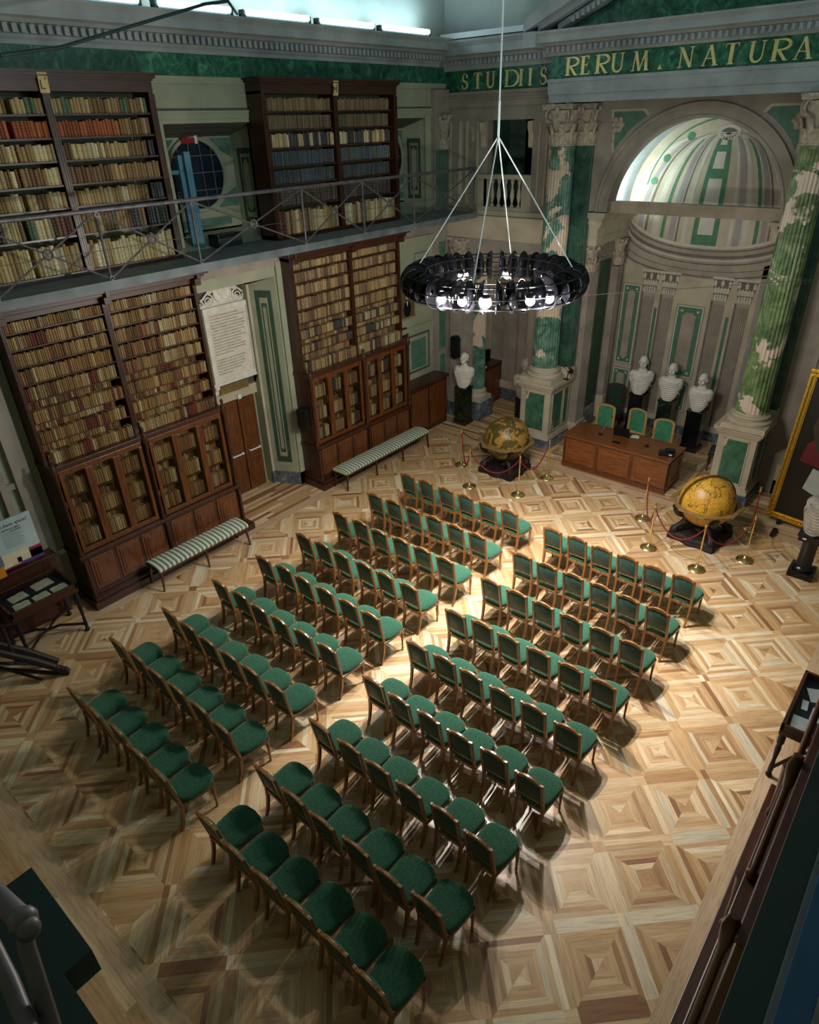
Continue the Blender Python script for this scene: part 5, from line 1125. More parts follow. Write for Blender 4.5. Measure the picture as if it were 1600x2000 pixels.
def mic(x, y, lb, dx, dy):
    t = thing('gooseneck_microphone', lb, 'microphone', (x, y, DT)); b = MB(); b.lathe([(.05,0),(.05,.012),(.03,.03),(.01,.035)], (0,0,0), 20); b.build('base', BLACKP, t, 40); b = MB(); b.tube([(0,0,.03),(dx*.3,dy*.3,.14),(dx,dy,.36)], .008, 6); b.build('stem', CHROME, t, True); b = MB(); b.tube([(dx,dy,.36),(dx*1.15,dy*1.15,.41)], .009, 8); b.build('capsule', BLACKP, t, True)
mic(4.19, 8.66, 'silver gooseneck microphone on the left part of the desk', .12, .2); mic(5.28, 8.66, 'gooseneck microphone on the right part of the desk, near the black device', .06, .2)
t = thing('laptop', 'open black laptop seen from behind at the middle of the desk', 'laptop', (4.62, 8.82, DT), radians(5)); b = MB(); b.box(-.18, .18, -.02, .22, 0, .02); b.build('keyboard_base', BLACKP, t, bevel=.003); b = MB(); b.loft([[(-.18,-.02,.02),(.18,-.02,.02),(.18,-.01,.02),(-.18,-.01,.02)],[(-.18,-.09,.25),(.18,-.09,.25),(.18,-.08,.25),(-.18,-.08,.25)]]); b.build('screen', BLACKP, t)
o = MB().box(-.09, .09, -.05, .05, 0, .004).build('desk_notepad', BLACKP, None, False, (4.66, 8.46, DT)); tag(o, 'flat dark cable cover lying near the front edge of the desk', 'cover')
o = MB().box(-.1, .1, -.07, .07, 0, .012).build('paper_sheets', PAPER, None, False, (4.86, 8.98, DT), (0, 0, .3)); tag(o, 'white sheets of paper right of the laptop', 'paper')
t = thing('desk_telephone_unit', 'black multi-part electronic device at the right end of the desk', 'device', (5.78, 8.5, DT), .3); b = MB(); b.box(-.16, .16, -.1, .1, 0, .07); b.box(-.05, .16, .0, .1, .07, .12); b.build('housing', BLACKP, t, bevel=.01); b = MB(); b.box(.05, .11, -.104, -.1, .03, .06); b.build('grey_label', WHITEP, t); b = MB(); b.tube([(-.14,-.08,.09),(-.02,-.12,.13),(.1,-.08,.1)], .02, 8); b.build('handset', BLACKP, t, True)
def hi_chair(name, lb, x, y, z, rz, dark=False):
    t = thing(name, lb, 'chair', (x, y, z), rz, None); fw = DW if dark else mat('light_oak_chair', ['#b08850', '#cca468'], scale=6, rough=.35); up = mat('dark_green_seat', ['#0f2e22', '#17402f'], scale=10) if dark else mat('bright_green_leather', ['#357a56', '#4c9470'], scale=10, rough=.5)
    b = MB(); b.box(-.22, .22, -.22, .2, .42, .49); b.build('seat', up, t, bevel=.02); b = MB(); b.box(-.23, .23, -.23, .22, .37, .42); b.build('seat_frame', fw, t, bevel=.005)
    for sx in (-1, 1):
        for sy in (-1, 1): l = MB(); l.lathe([(.014,0),(.02,.3),(.024,.4)], (sx*.2, sy*.19, 0), 10); l.build('leg', fw, t, True)
    top = 1.12; n = 16
    def arch(hw, z0, z1, ins): return [(-hw+ins, z0+ins), (hw-ins, z0+ins)] + [((hw-ins)*cos(pi*k/n), z1-.12+(.12-ins*.6)*sin(pi*k/n)**.8) for k in range(n+1)]
    A = arch(.23, .5, top, 0); B = arch(.23, .5, top, .055); b = MB(); m_ = len(A)
    for y_ in (.18, .215):
        for i in range(m_): j = (i+1) % m_; b.poly([(A[i][0],y_,A[i][1]),(A[j][0],y_,A[j][1]),(B[j][0],y_,B[j][1]),(B[i][0],y_,B[i][1])])
    for L_ in (A, B):
        for i in range(m_): j = (i+1) % m_; b.poly([(L_[i][0],.18,L_[i][1]),(L_[j][0],.18,L_[j][1]),(L_[j][0],.215,L_[j][1]),(L_[i][0],.215,L_[i][1])])
    b.build('back_frame', fw, t); b = MB(); b.prism(B, 1, .17, .205); b.build('backrest', up, t, bevel=.008); return t
hi_chair('armless_desk_chair', 'bright green high-backed chair behind the left end of the desk', 3.86, 9.45, PZ, 0.15); hi_chair('armless_desk_chair', 'bright green high-backed chair at the middle of the desk', 4.55, 9.62, PZ, -.05); hi_chair('armless_desk_chair', 'bright green high-backed chair behind the right end of the desk', 5.32, 9.38, PZ, .2)
hi_chair('side_chair', 'dark high-backed chair with green panel in the shade left of the busts', 3.45, 10.95, PZ, .3, True); hi_chair('side_chair', 'dark side chair half hidden behind the right column pedestal', 6.45, 10.1, PZ, -1.4, True)
# ------------------------------------------------------------------ cabinets, speakers, tablet, wall things
t = thing('low_cabinet', 'low dark wooden cabinet against the left wall beyond the far bookcase', 'cabinet', (-.62, 8.15, 0)); b = MB(); b.box(-.25, .18, -.78, .8, 0, 1.3); b.build('body', DW, t, bevel=.008); b = MB(); b.box(-.25, .23, -.8, .84, 1.3, 1.36); b.build('top', DWy, t, bevel=.008)
for k in range(2): b = MB(); b.box(.18, .2, -.7+k*.76, -.02+k*.76, .15, 1.2); b.build('panel', MW, t, bevel=.01)
t = thing('sideboard', 'dark wooden sideboard with two panelled doors inside the vestibule', 'cabinet', (-.42, 10.75, 0)); b = MB(); b.box(-.3, .24, -.42, .48, 0, 1.12); b.build('body', DW, t, bevel=.008); b = MB(); b.box(-.32, .27, -.44, .5, 1.12, 1.16); b.build('top', DWy, t)
for k in range(2): b = MB(); b.box(.24, .258, -.38+k*.43, .02+k*.43, .1, 1.05); b.box(.258, .27, -.33+k*.43, -.03+k*.43, .17, .98); b.build('door', MW, t, bevel=.005)
t = thing('monitor', 'flat black monitor standing on the vestibule sideboard', 'monitor', (-.4, 10.6, 1.16), radians(70)); b = MB(); b.box(-.26, .26, 0, .03, .06, .42); b.build('screen', BLACKP, t, bevel=.005); b = MB(); b.box(-.1, .1, -.05, .1, 0, .012); b.box(-.02, .02, .03, .05, 0, .2); b.build('stand', BLACKP, t)
t = thing('framed_card', 'small white-framed card lying on the vestibule sideboard', 'card', (-.28, 10.42, 1.162), .4); b = MB(); b.box(-.11, .11, -.09, .09, 0, .012); b.build('frame', WHITEP, t); b = MB(); b.box(-.08, .08, -.06, .06, .012, .014); b.build('sheet', GLASSD, t)
t = thing('wall_loudspeaker', 'rounded black loudspeaker on the fluted pilaster above the corner bust', 'loudspeaker', (-.43, 9.32, 1.98)); b = MB(); b.prism([(.13*cos(a)*(1), .0+.27*(1 if sin(a) > 0 else -1)*0 + (.22*(1 if sin(a)>0 else -1)) + .09*sin(a)) for a in [2*pi*i/24 for i in range(24)]], 1, -.06, .06); b.build('housing', BLACKP, t, bevel=.01); b = MB(); b.ball((0,-.062,-.02), .01, 8, 6); b.build('emblem', CHROME, t)
t = thing('side_loudspeaker', 'black box loudspeaker on the bookcase side near the marble tablet', 'loudspeaker', (-.5, 3.95, 1.75), .5); b = MB(); b.box(-.13, .13, -.14, .08, -.22, .22); b.build('housing', BLACKP, t, bevel=.03); b = MB(); b.tube([(.1,.08,.15),(.16,.16,.4),(.1,.14,.55)], .008, 6); b.build('white_cable', WHITEP, t, True)
o = tag(MB().build('x', []) if False else thing('portrait_painting', 'small framed portrait of a person in a black coat beside the far bookcase', 'painting', (-.87, 7.9, 3.38)), 'small framed portrait of a person in a black coat beside the far bookcase', 'painting')
b = MB(); 
for q in ((-.3,.3,-.42,-.37),(-.3,.3,.37,.42),(-.3,-.25,-.37,.37),(.25,.3,-.37,.37)): b.box(-.02, .04, *q)
b.build('gilt_frame', mat('dull_gilt', ['#7c6636', '#a8905a'], scale=20, rough=.5), o, bevel=.008); b = MB(); b.box(-.02, .01, -.26, .26, -.38, .38, 0)
b.loft([[(.011,.14*cos(a),-.18+.2*sin(a)) for a in [2*pi*k/16 for k in range(16)]],[(.012,.14*cos(a),-.18+.2*sin(a)) for a in [2*pi*k/16 for k in range(16)]]], 1); b.loft([[(.012,.055*cos(a),.12+.075*sin(a)) for a in [2*pi*k/16 for k in range(16)]],[(.014,.055*cos(a),.12+.075*sin(a)) for a in [2*pi*k/16 for k in range(16)]]], 2); b.poly([(.014,-.03,.0),(.014,.03,.0),(.014,0,-.12)], 3); b.build('canvas', [mat('portrait_ground', ['#4a4030', '#63563e'], scale=5), BLACKP, mat('portrait_skin', ['#b08a68', '#c49c78'], scale=9), WHITEP], o)
t = thing('wall_plaque', 'dark square plaque on the left wall below the portrait', 'plaque', (-.88, 7.66, 2.56)); b = MB(); b.box(-.02, .02, -.2, .2, -.2, .2); b.build('board', mat('plaque_brown', ['#2c1c16', '#3c2820'], scale=5), t)
# marble tablet above the door
t = thing('marble_tablet', 'white marble inscription tablet with portrait medallion and scrolls above the door', 'tablet', (XI+.0, 3.12, 2.45)); A = .06
b = MB(); b.box(0, .10, -.56, .56, .2, 1.72); b.box(.1, .13, -.56, .56, .2, .30); b.box(.1, .13, -.56, .56, 1.62, 1.72); b.box(.1, .13, -.56, -.46, .3, 1.62); b.box(.1, .13, .46, .56, .3, 1.62); b.box(0, .15, -.6, .6, .16, .22)
for sy in (-1, 1): b.prism([(0,-.02),(.1,-.02),(.1,.06),(.15,.1),(.15,.18),(0,.18)], 1, sy*.53-.05, sy*.53+.05)
b.build('slab', WMAR, t, bevel=.008)
b = MB(); b.box(.1, .104, -.44, .44, .32, 1.6); b.build('text_field', mat('tablet_cream', ['#d3c8b8', '#e2d9cb'], scale=8, rough=.5), t)
lines = ['IL DOTTORE CESARE BRESSA DI LEGNANO','CON TESTAMENTO DEL VII SETTEMBRE MDCCCXXXV','ISTITUI EREDE DI TUTTO IL SUO AVERE LA','REALE ACCADEMIA DELLE SCIENZE IMPONENDOLE','OBBLIGO DI CONFERIRE OGNI BIENNIO IN TORINO','UN PREMIO NETTO DA DARSI ALLO SCIENZIATO','CHE PIU UTILI SCOPERTE O OPERE AVESSE FATTO','CIRCA GLI ARGOMENTI DI SCIENZE FISICHE','SPERIMENTALI STORIA NATURALE MATEMATICHE','PURE ED APPLICATE CHIMICA FISIOLOGIA','NON ESCLUSA LA GEOLOGIA LA STORIA','E LA STATISTICA E QUEL PREMIO SI ALTERNASSE','TRA GLI SCIENZIATI DI QUALUNQUE NAZIONE','QUELLI DELLA SOLA ITALIA','','SI PER CHIAMARE TANTO IL DONATORE DA','CONVERTIRE AD ALTRO USO IL CAPITALE','PROMOTORE ACCADEMICO L ACCADEMIA','CANTERELLA NEI SECOLI DELLA SCIENZA','MENO CONTARE SULL ISTITUZIONE','PER SEMPRE ILLUSTRE']
me = text_mesh('\n'.join(lines), .041, mat('incised_grey', '#4c4640', rough=.7), .0006, 'LEFT', 0, 1.42); me.transform(Matrix.Diagonal((.86,1,1,1))); link('inscription', me, t, (.1055, -.42, 1.53), (pi/2, 0, pi/2))
b = MB(); cz = 1.98; b.lathe([(.0,0),(.2,0),(.23,.0),(.23,.05),(.2,.06),(.19,.04),(0,.04)], (0,0,0), 40); m = b.build('medallion', WMAR, t, 40, (.02, 0, cz), (0, pi/2, 0)); m.scale = (1.1, .95, 1)
b = MB(); prof = [(-.02,.13),(-.07,.12),(-.1,.08),(-.1,.02),(-.13,-.01),(-.1,-.03),(-.1,-.07),(-.05,-.1),(-.04,-.16),(.1,-.17),(.06,-.08),(.09,-.02),(.09,.08),(.04,.13)]; b.prism([(u*.95, v+cz) for u, v in prof], 0, .05, .085); b.build('profile_head', WMAR, t, bevel=.012)
b = MB()
for sy in (-1, 1):
    for c_, r0, tn in (((.34, 1.83), .13, 1.9), ((.52, 1.79), .06, 1.3)):
        pts = [(.05, sy*(c_[0] + r0*(1-i/30)*cos(i/29*tn*2*pi+pi/2)), c_[1] + r0*(1-i/30)*sin(i/29*tn*2*pi+pi/2)) for i in range(30)]; b.tube(pts, [.022*(1-i/45) for i in range(30)], 6)
    b.tube([(.05, sy*.2, 2.02), (.05, sy*.26, 1.98), (.05, sy*.36, 1.97), (.05, sy*.47, 1.88), (.05, sy*.53, 1.86)], .024, 6)
    for k in range(4): b.ball((.05, sy*(.24+k*.03), 2.06-k*.02), .035, 8, 6, 0, (.6,.7,1.3))
b.prism([(-.56,1.70),(.56,1.70),(.56,1.76),(.4,1.8),(.22,1.9),(-.22,1.9),(-.4,1.8),(-.56,1.76)], 0, 0, .04); b.build('scrollwork', WMAR, t, True)
t = thing('overdoor_box', 'brown veined box in the dark slot between tablet and door lintel', 'box', (XI+.07, 3.03, 2.43)); b = MB(); b.box(-.05, .1, -.4, .3, 0, .17); b.build('body', mat('veined_brown', ['#5c4a28', '#8a7444'], scale=3, dist=2), t, bevel=.005)
o = MB().box(0, .05, -.04, .04, -.1, 0).build('door_sensor', WHITEP, None, False, (XI+.06, 3.1, 2.3)); tag(o, 'small white sensor box on the lintel over the wooden door', 'sensor')
b = MB(); b.box(-.02, .03, -.13, .13, -.04, .035); b.box(-.03, .0, -.12, .12, .035, .055); o = b.build('emergency_light', mat('red_casing', ['#8c1420', '#a81c2a'], scale=20, rough=.3), None, False, (-1.47, 2.86, 7.0)); tag(o, 'red emergency light above the left round window', 'light'); b = MB(); b.box(-.01, .02, .13, .19, -.05, .08); b.build('white_end', WHITEP, o)
# blue service door on the gallery in the first recess
t = thing('gallery_door', 'blue painted narrow door and frame standing open on the gallery', 'door', (-1.1, 2.35, 5.3)); b = MB()
b.box(-.35, -.3, -.3, -.22, 0, 1.25); b.box(-.05, .03, .0, .1, 0, 1.5); b.box(-.35, .0, -.3, .05, 1.22, 1.28); b.box(-.1, .1, .08, .2, 0, 1.55, 0); b.build('frame', BLUEP, t, bevel=.006); b = MB(); b.box(-.3, -.26, -.22, .06, .02, 1.2); b.build('leaf', DGREEN, t); b = MB(); b.box(-.26, -.22, -.02, .02, .5, .6); b.build('handle', BLACKP, t)
t = thing('storage_boxes', 'dark flat box on the gallery ledge below the round window', 'box', (-.95, 2.95, 5.3), .1); b = MB(); b.box(-.12, .15, -.28, .28, 0, .18); b.build('body', DGREEN, t, bevel=.01); b = MB(); b.box(-.12, .15, -.28, .28, .18, .24); b.build('lid', BLACKP, t, bevel=.01)
for k, (y, w) in enumerate(((3.82-.3, .12), (3.74+.02, .07))): pass
for y, z, w, lb in ((3.73, .26, .14, 'white double wall socket on the marble dado right of the door'), (3.86, .26, .07, 'white single wall socket on the marble dado right of the door')):
    u = (y-3.66)/.27; x = -1.42+.52*u; o = MB().box(-.008, .004, -w/2, w/2, -.035, .035).build('wall_socket', WHITEP, None, False, (x+.015, y, z), (0, 0, -radians(62))); tag(o, lb, 'socket')
o = MB().box(0, .02, -.07, .07, -.04, .04).build('wall_switch', WHITEP, None, False, (-.9, -1.42, .96)); tag(o, 'pale switch plate on the wall strip left of the near bookcase', 'switch')
o = MB().box(0, .02, -.06, .06, -.025, .025).build('wall_socket', WHITEP, None, False, (-.76, 9.02, .35)); tag(o, 'small white socket low on the corner pier beyond the low cabinet', 'socket')
# ------------------------------------------------------------------ spotlights on the column pedestal
t = thing('pedestal_spotlight', 'black and silver spotlight clamped on top of the left column pedestal', 'spotlight', (2.86, 9.35, 1.74)); b = MB(); b.tube([(0,-.1,.36),(.06,-.04,.26)], .045, 14); b.build('silver_hood', CHROME, t, 40); b = MB(); b.tube([(.06,-.04,.26),(.12,.02,.2)], .06, 14); b.tube([(.0,.0,.0),(.05,.0,.22)], .012, 6); b.box(-.06,.06,-.06,.06,0,.02); b.build('housing', BLACKP, t, 40)
t = thing('pedestal_spotlight', 'round black spotlight shining down on the pedestal ledge near the pier', 'spotlight', (2.84, 9.66, 1.75)); b = MB(); b.ball((0,0,.12), .075, 16, 12); b.box(-.02, .02, -.02, .02, 0, .1); b.build('housing', BLACKP, t, True); b = MB(); b.box(-.05,.05,-.16,-.06,.035,.045); b.build('lens', emit('spot_lens', (1,.98,1), 25), t)
# ------------------------------------------------------------------ big painting on an easel
t = thing('framed_painting', 'tall painting in a carved gilt frame leaning at the right edge', 'painting', (8.75, 8.33, .22)); b = MB(); Wd, Hh = .82, 2.95
fm = [(0,0),(.0,.13),(-.03,.13),(-.05,.09),(-.035,.06),(-.06,.03),(-.05,0)]
for a, c, d, f in ((-Wd,Wd,0,.13),(-Wd,Wd,Hh-.13,Hh),(-Wd,-Wd+.13,.13,Hh-.13),(Wd-.13,Wd,.13,Hh-.13)):
    b.box(a, c, -.03, .03, d, f)
    if c-a > f-d: b.box(a, c, -.06, -.03, d+.02, d+.05); b.box(a, c, -.05, -.03, f-.045, f-.02)
    else: b.box(a+.02, a+.05, -.06, -.03, d, f); b.box(c-.045, c-.02, -.05, -.03, d, f)
k = 0
while k*.05 < Hh:
    for x in (-Wd+.07, Wd-.07): b.ball((x, -.035, k*.05+.02), .018, 7, 5)
    k += 1
k = 0
while k*.05 < 2*Wd:
    for z in (.07, Hh-.07): b.ball((-Wd+k*.05, -.035, z), .018, 7, 5)
    k += 1
fr_ = b.build('gilt_frame', GILT, t, None, None, None)
cv = MB(); cv.box(-Wd+.12, Wd-.12, -.01, .01, .12, Hh-.12, 0); yv = -.012
def cp(pts, mi, l=1): cv.poly([(x, yv-.0015*l, z) for x, z in pts], mi)
cp([(-.55,1.25),(-.1,1.2),(.5,1.3),(.66,2.2),(.1,2.3),(-.5,1.6)], 1); cp([(-.35,.75),(.05,.62),(.12,1.1),(-.28,1.18)], 2, 2); cp([(.15,.2),(.3,.2),(.42,1.0),(.3,1.05)], 3, 2); cp([(-.1,.4),(.1,.35),(.12,.95),(-.02,.9)], 4, 2); cp([(-.5,1.9),(-.3,1.5),(-.1,2.3),(-.2,2.7),(-.4,2.65)], 5, 2); cp([(.25,1.2),(.66,1.1),(.66,1.9),(.3,1.8)], 1, 3); cp([(.05,1.2),(.2,1.15),(.22,1.26),(.08,1.3)], 6, 4); cp([(.1,.18),(.34,.18),(.3,.26),(.14,.24)], 3, 3)
cv.build('canvas', [mat('oil_dark', ['#0e0b0a', '#1c1512'], scale=3, rough=.35), mat('oil_red', ['#4a0e12', '#6c181c'], scale=6, rough=.4), mat('oil_paper', ['#9aa29a', '#b4baae'], scale=6, rough=.4), mat('oil_stocking', ['#6c8494', '#8aa2b0'], scale=6, rough=.4), mat('oil_ochre', ['#6e5418', '#8c6c24'], scale=9, rough=.4), mat('oil_brown', ['#2c221c', '#43342a'], scale=5, rough=.4), mat('oil_skin', ['#b08a6c', '#c8a482'], scale=9, rough=.4)], t)
t.rotation_euler = (radians(-6), 0, radians(-8))
e_ = thing('painting_easel', 'dark wooden easel feet under the big framed painting', 'easel', (8.75, 8.4, 0)); b = MB()
for x in (-.55, .55): b.box(x-.04, x+.04, -.38, .45, 0, .07); b.box(x-.035, x+.035, -.05, .03, .07, .24)
b.box(-.6, .6, .12, .18, 0, .06); b.box(-.6, .6, .3, .36, .07, .14); 
for x in (-.55, .55): b.tube([(x,.4,.05),(x,.72,2.4)], .03, 6)
b.build('frame', BLK, e_, bevel=.006)
b = MB(); b.box(7.85, 8.25, 9.0, 9.4, PZ, .62); o = b.build('blue_crate', mat('blue_cloth', ['#143a6a', '#1c4a82'], scale=5), None, bevel=.01); tag(o, 'blue cloth-covered box between the right pedestal and the painting', 'box')
# ------------------------------------------------------------------ hanging ring lamp
t = thing('ring_chandelier', 'glossy black ring chandelier of overlapping discs with small bright spotlights', 'chandelier', (CHX, CHY, CHZ)); RR, TR = 1.08, .20
b = MB()
for r, z in ((RR+TR*.72, .13), (RR+TR*.72, -.13), (RR-TR*.72, .13), (RR-TR*.72, -.13)): b.torus((0,0,z), r, .011, 96, 6)
b.torus((0,0,0), RR+TR+.005, .008, 96, 6); b.torus((0,0,0), RR-TR-.005, .008, 96, 6)
b.build('ring_frame', BLACKP, t, True)
SM, nt_, bs_ = newmat('smoked_acrylic'); bs_.inputs['Base Color'].default_value = (.006,.006,.008,1); bs_.inputs['Roughness'].default_value = .1; bs_.inputs['Specular IOR Level'].default_value = .3
ds = MB(); rings = []
for k in range(17):
    a = 2*pi*k/16
for kx, rr in ((-.07,.03),(-.062,.11),(-.04,.165),(-.012,.192),(.012,.2)):
    rings.append([(rr*cos(2*pi*i/28), kx, rr*sin(2*pi*i/28)) for i in range(28)])
ds.loft(rings, cap=False); ds.torus((0,.012,0), .2, .009, 32, 6, 0, 1); DISC = ds.mesh('reflector_disc', [SM], True)
ND = 40; LAMPS = [0, 3, 6, 8, 11, 14, 17, 20, 23, 24, 27, 29]
for k in range(ND):
    a = 2*pi*k/ND; link('reflector_disc', DISC, t, (RR*cos(a), RR*sin(a), 0), (0, 0, a + (0 if k % 2 else pi)))
BULB = emit('lamp_bulb', (1, .97, .98), 60); bb = MB(); bb.ball((0,0,0), .052, 14, 10); bl = bb.mesh('bulb', [BULB], True)
ho = MB(); ho.lathe([(.03,.0),(.055,.02),(.06,.05),(.03,.08)], (0,0,0), 16, 0, False); hm = ho.mesh('lamp_holder', [BLACKP], True)
for k, (a, r) in enumerate([(radians(d_), RR+TR-.01) for d_ in (-86.7, -73.7, -60.7, -35.7, -23.7)] + [(radians(d_), RR-.02) for d_ in (5, 40, 75, 112, 150, 190, 232)]):
    h_ = link('lamp_holder', hm, t, (r*cos(a), r*sin(a), -.0 if k < 5 else -.12)); lb_ = link('bulb', bl, h_, (0, 0, -.02)); lb_.scale = (1.5,)*3 if k == 2 else (1.15,)*3
    ld = bpy.data.lights.new('lamp_light', 'POINT'); ld.energy = LAMP_W*{0: 2.2, 2: 3.4, 4: 2.4, 6: 1.6, 8: .9, 10: .9}.get(k, .12); ld.shadow_soft_size = .022; ld.color = (1, .93, .84); lo = bpy.data.objects.new('lamp_light', ld); COL.objects.link(lo); lo.parent = t; lo.location = (r*cos(a), r*sin(a), -.24)
for a, dx, dy, kw in ((radians(-55), .06, -.04, 1.5), (radians(-10), .16, .0, 1.0), (radians(60), .04, .12, .8), (radians(-120), -.1, -.1, .7)):
    ld = bpy.data.lights.new('spot_light', 'SPOT'); ld.energy = SPOT_W*kw; ld.spot_size = radians(98); ld.spot_blend = 1.0; ld.shadow_soft_size = .02; ld.color = (1, .97, .97); lo = bpy.data.objects.new('spot_light', ld); COL.objects.link(lo); lo.parent = t; lo.location = (RR*cos(a), RR*sin(a), -.25); lo.rotation_euler = Vector((dx, dy, -1)).to_track_quat('-Z', 'Y').to_euler()
b = MB(); apx = Vector((0, 0, 1.72))
for k, a in enumerate((radians(20), radians(110), radians(200), radians(290))): b.tube([tuple(apx), (RR*cos(a), RR*sin(a), .16)], .009, 6)
b.build('suspension_cables', WHITEP, t, True); b = MB(); b.tube([tuple(apx), (0,0,6.7)], .011, 6); b.tube([(0,0,1.66),(0,0,2.1)], .016, 8); b.build('drop_cable', WHITEP, t, True)
b = MB(); b.tube([(CHX+1.25, CHY+.3, CHZ-.12), (10.7, CHY+6.2, 5.1)], .0035, 4); tag(b.build('guy_wire', CHROME, None), 'thin wire stretched from the ring chandelier to the right', 'wire')
# ------------------------------------------------------------------ fluorescent tubes on the left cornice, then added fill lights
TB = emit('tube_light', (.72, .92, 1.0), TUBE_E)
for y0, y1, lb in ((.4,1.95,'glowing fluorescent tube at the far left of the cornice'),(2.16,3.57,'glowing fluorescent tube second from left on the cornice'),(3.77,5.26,'glowing fluorescent tube above the right upper bookcase'),(5.43,6.95,'glowing fluorescent tube third from the corner end'),(7.1,8.67,'glowing fluorescent tube nearest the corner')):
    t = thing('fluorescent_light', lb, 'light', (-.68, (y0+y1)/2, 8.76), 0, 'fluorescent tubes along the left cornice'); H = (y1-y0)/2; b = MB(); b.tube([(0,-H+.05,.03),(0,H-.05,.03)], .045, 10); b.build('tube', TB, t, True); b = MB(); b.box(-.1, .02, -H, -H+.06, -.05, .06); b.box(-.1, .02, H-.06, H, -.05, .06); b.box(-.1, -.04, -H, H, -.06, .0); b.build('fitting', DGREEN, t)
ad = bpy.data.lights.new('tube_glow', 'AREA'); ad.shape = 'RECTANGLE'; ad.size = 8.4; ad.size_y = .1; ad.energy = 95; ad.color = (.55, .9, 1.0); ao = bpy.data.objects.new('tube_glow', ad); COL.objects.link(ao); ad.energy = 62; ao.location = (-.6, 4.4, 8.86); ao.rotation_euler = (0, radians(170), radians(0)); ao.rotation_euler = (radians(180), 0, radians(90))
ad = bpy.data.lights.new('added_fill_right', 'AREA'); ad.shape = 'RECTANGLE'; ad.size = 12; ad.size_y = .15; ad.energy = 165; ad.color = (.62, .92, 1.0); ao = bpy.data.objects.new('added_fill_right', ad); COL.objects.link(ao); ao.location = (10.4, 2.5, 8.95); ao.rotation_euler = Vector((-1, 0, .35)).to_track_quat('-Z', 'Y').to_euler(); ao.rotation_euler.rotate_axis('Z', pi/2)  # unseen area light, added to brighten the upper left side
b = MB(); b.prism([(10.75,8.2),(10.5,8.3),(10.3,8.48),(10.3,8.66),(10.75,8.7)], 1, -6.3, 9.2, 0); rc_ = struct(b.build('trim_29', STONEC))
for y0 in (-3.4, -1.4, .6, 2.6, 4.6, 6.6):  # out-of-view glowing tubes, added to go with the right-hand fill
    b = MB(); b.tube([(10.55,y0+.05,8.79),(10.55,y0+1.85,8.79)], .045, 10); struct(b.build('added_fill_tube', TB, rc_, True))
vl = bpy.data.lights.new('added_vestibule_fill', 'POINT'); vl.energy = 14; vl.color = (1, .93, .7); vl.shadow_soft_size = .1; vo = bpy.data.objects.new('added_vestibule_fill', vl); COL.objects.link(vo); vo.location = (1.2, 10.8, 4.2)  # point light without a fitting, added to brighten the dark vestibule
t = thing('cornice_light_tray', 'pale metal light tray on the cornice above the word STUDIIS', 'light', (.4, 9.3, 8.68)); b = MB(); b.box(-1.2, 1.35, -.12, .1, 0, .1); b.build('tray', WHITEP, t); b = MB(); b.box(-1.2, 1.35, .02, .06, .1, .115); b.build('red_edge', mat('red_strip', '#a03040'), t)
# concealed floodlight on the impost ledge, aimed into the niche vault
fl_ = thing('impost_floodlight', 'floodlight on the left impost ledge lighting the painted half dome', 'floodlight', (3.2, 10.45, 5.42)); b = MB(); b.box(-.1, .1, -.1, .1, 0, .06); b.build('housing', WHITEP, fl_); b = MB(); b.box(-.09, .09, -.09, .09, .06, .064); b.build('lens', emit('flood_lens', (.85, 1, .95), 20), fl_)
al = bpy.data.lights.new('flood_light', 'AREA'); al.size = .25; al.energy = APSE_W; al.color = (.82, 1, .95); ao = bpy.data.objects.new('flood_light', al); COL.objects.link(ao); ao.parent = fl_; ao.location = (0, 0, .1); ao.rotation_euler = (radians(150), radians(-25), 0)
# iron tie rod near the camera
b = MB(); b.tube([(0.200, -0.604, 7.980), (0.200, 0.165, 8.093), (0.200, 1.539, 8.461), (0.200, 2.411, 8.694), (0.200, 2.823, 8.761), (-.6, 3.6, 8.74)], .022, 10); b.tube([(0.200, -0.604, 7.980), (-.88, -1.4, 7.8)], .022, 8); tag(b.build('tie_rod', DGREEN, None, True), 'green iron rod slanting across the cornice at upper left', 'rod')
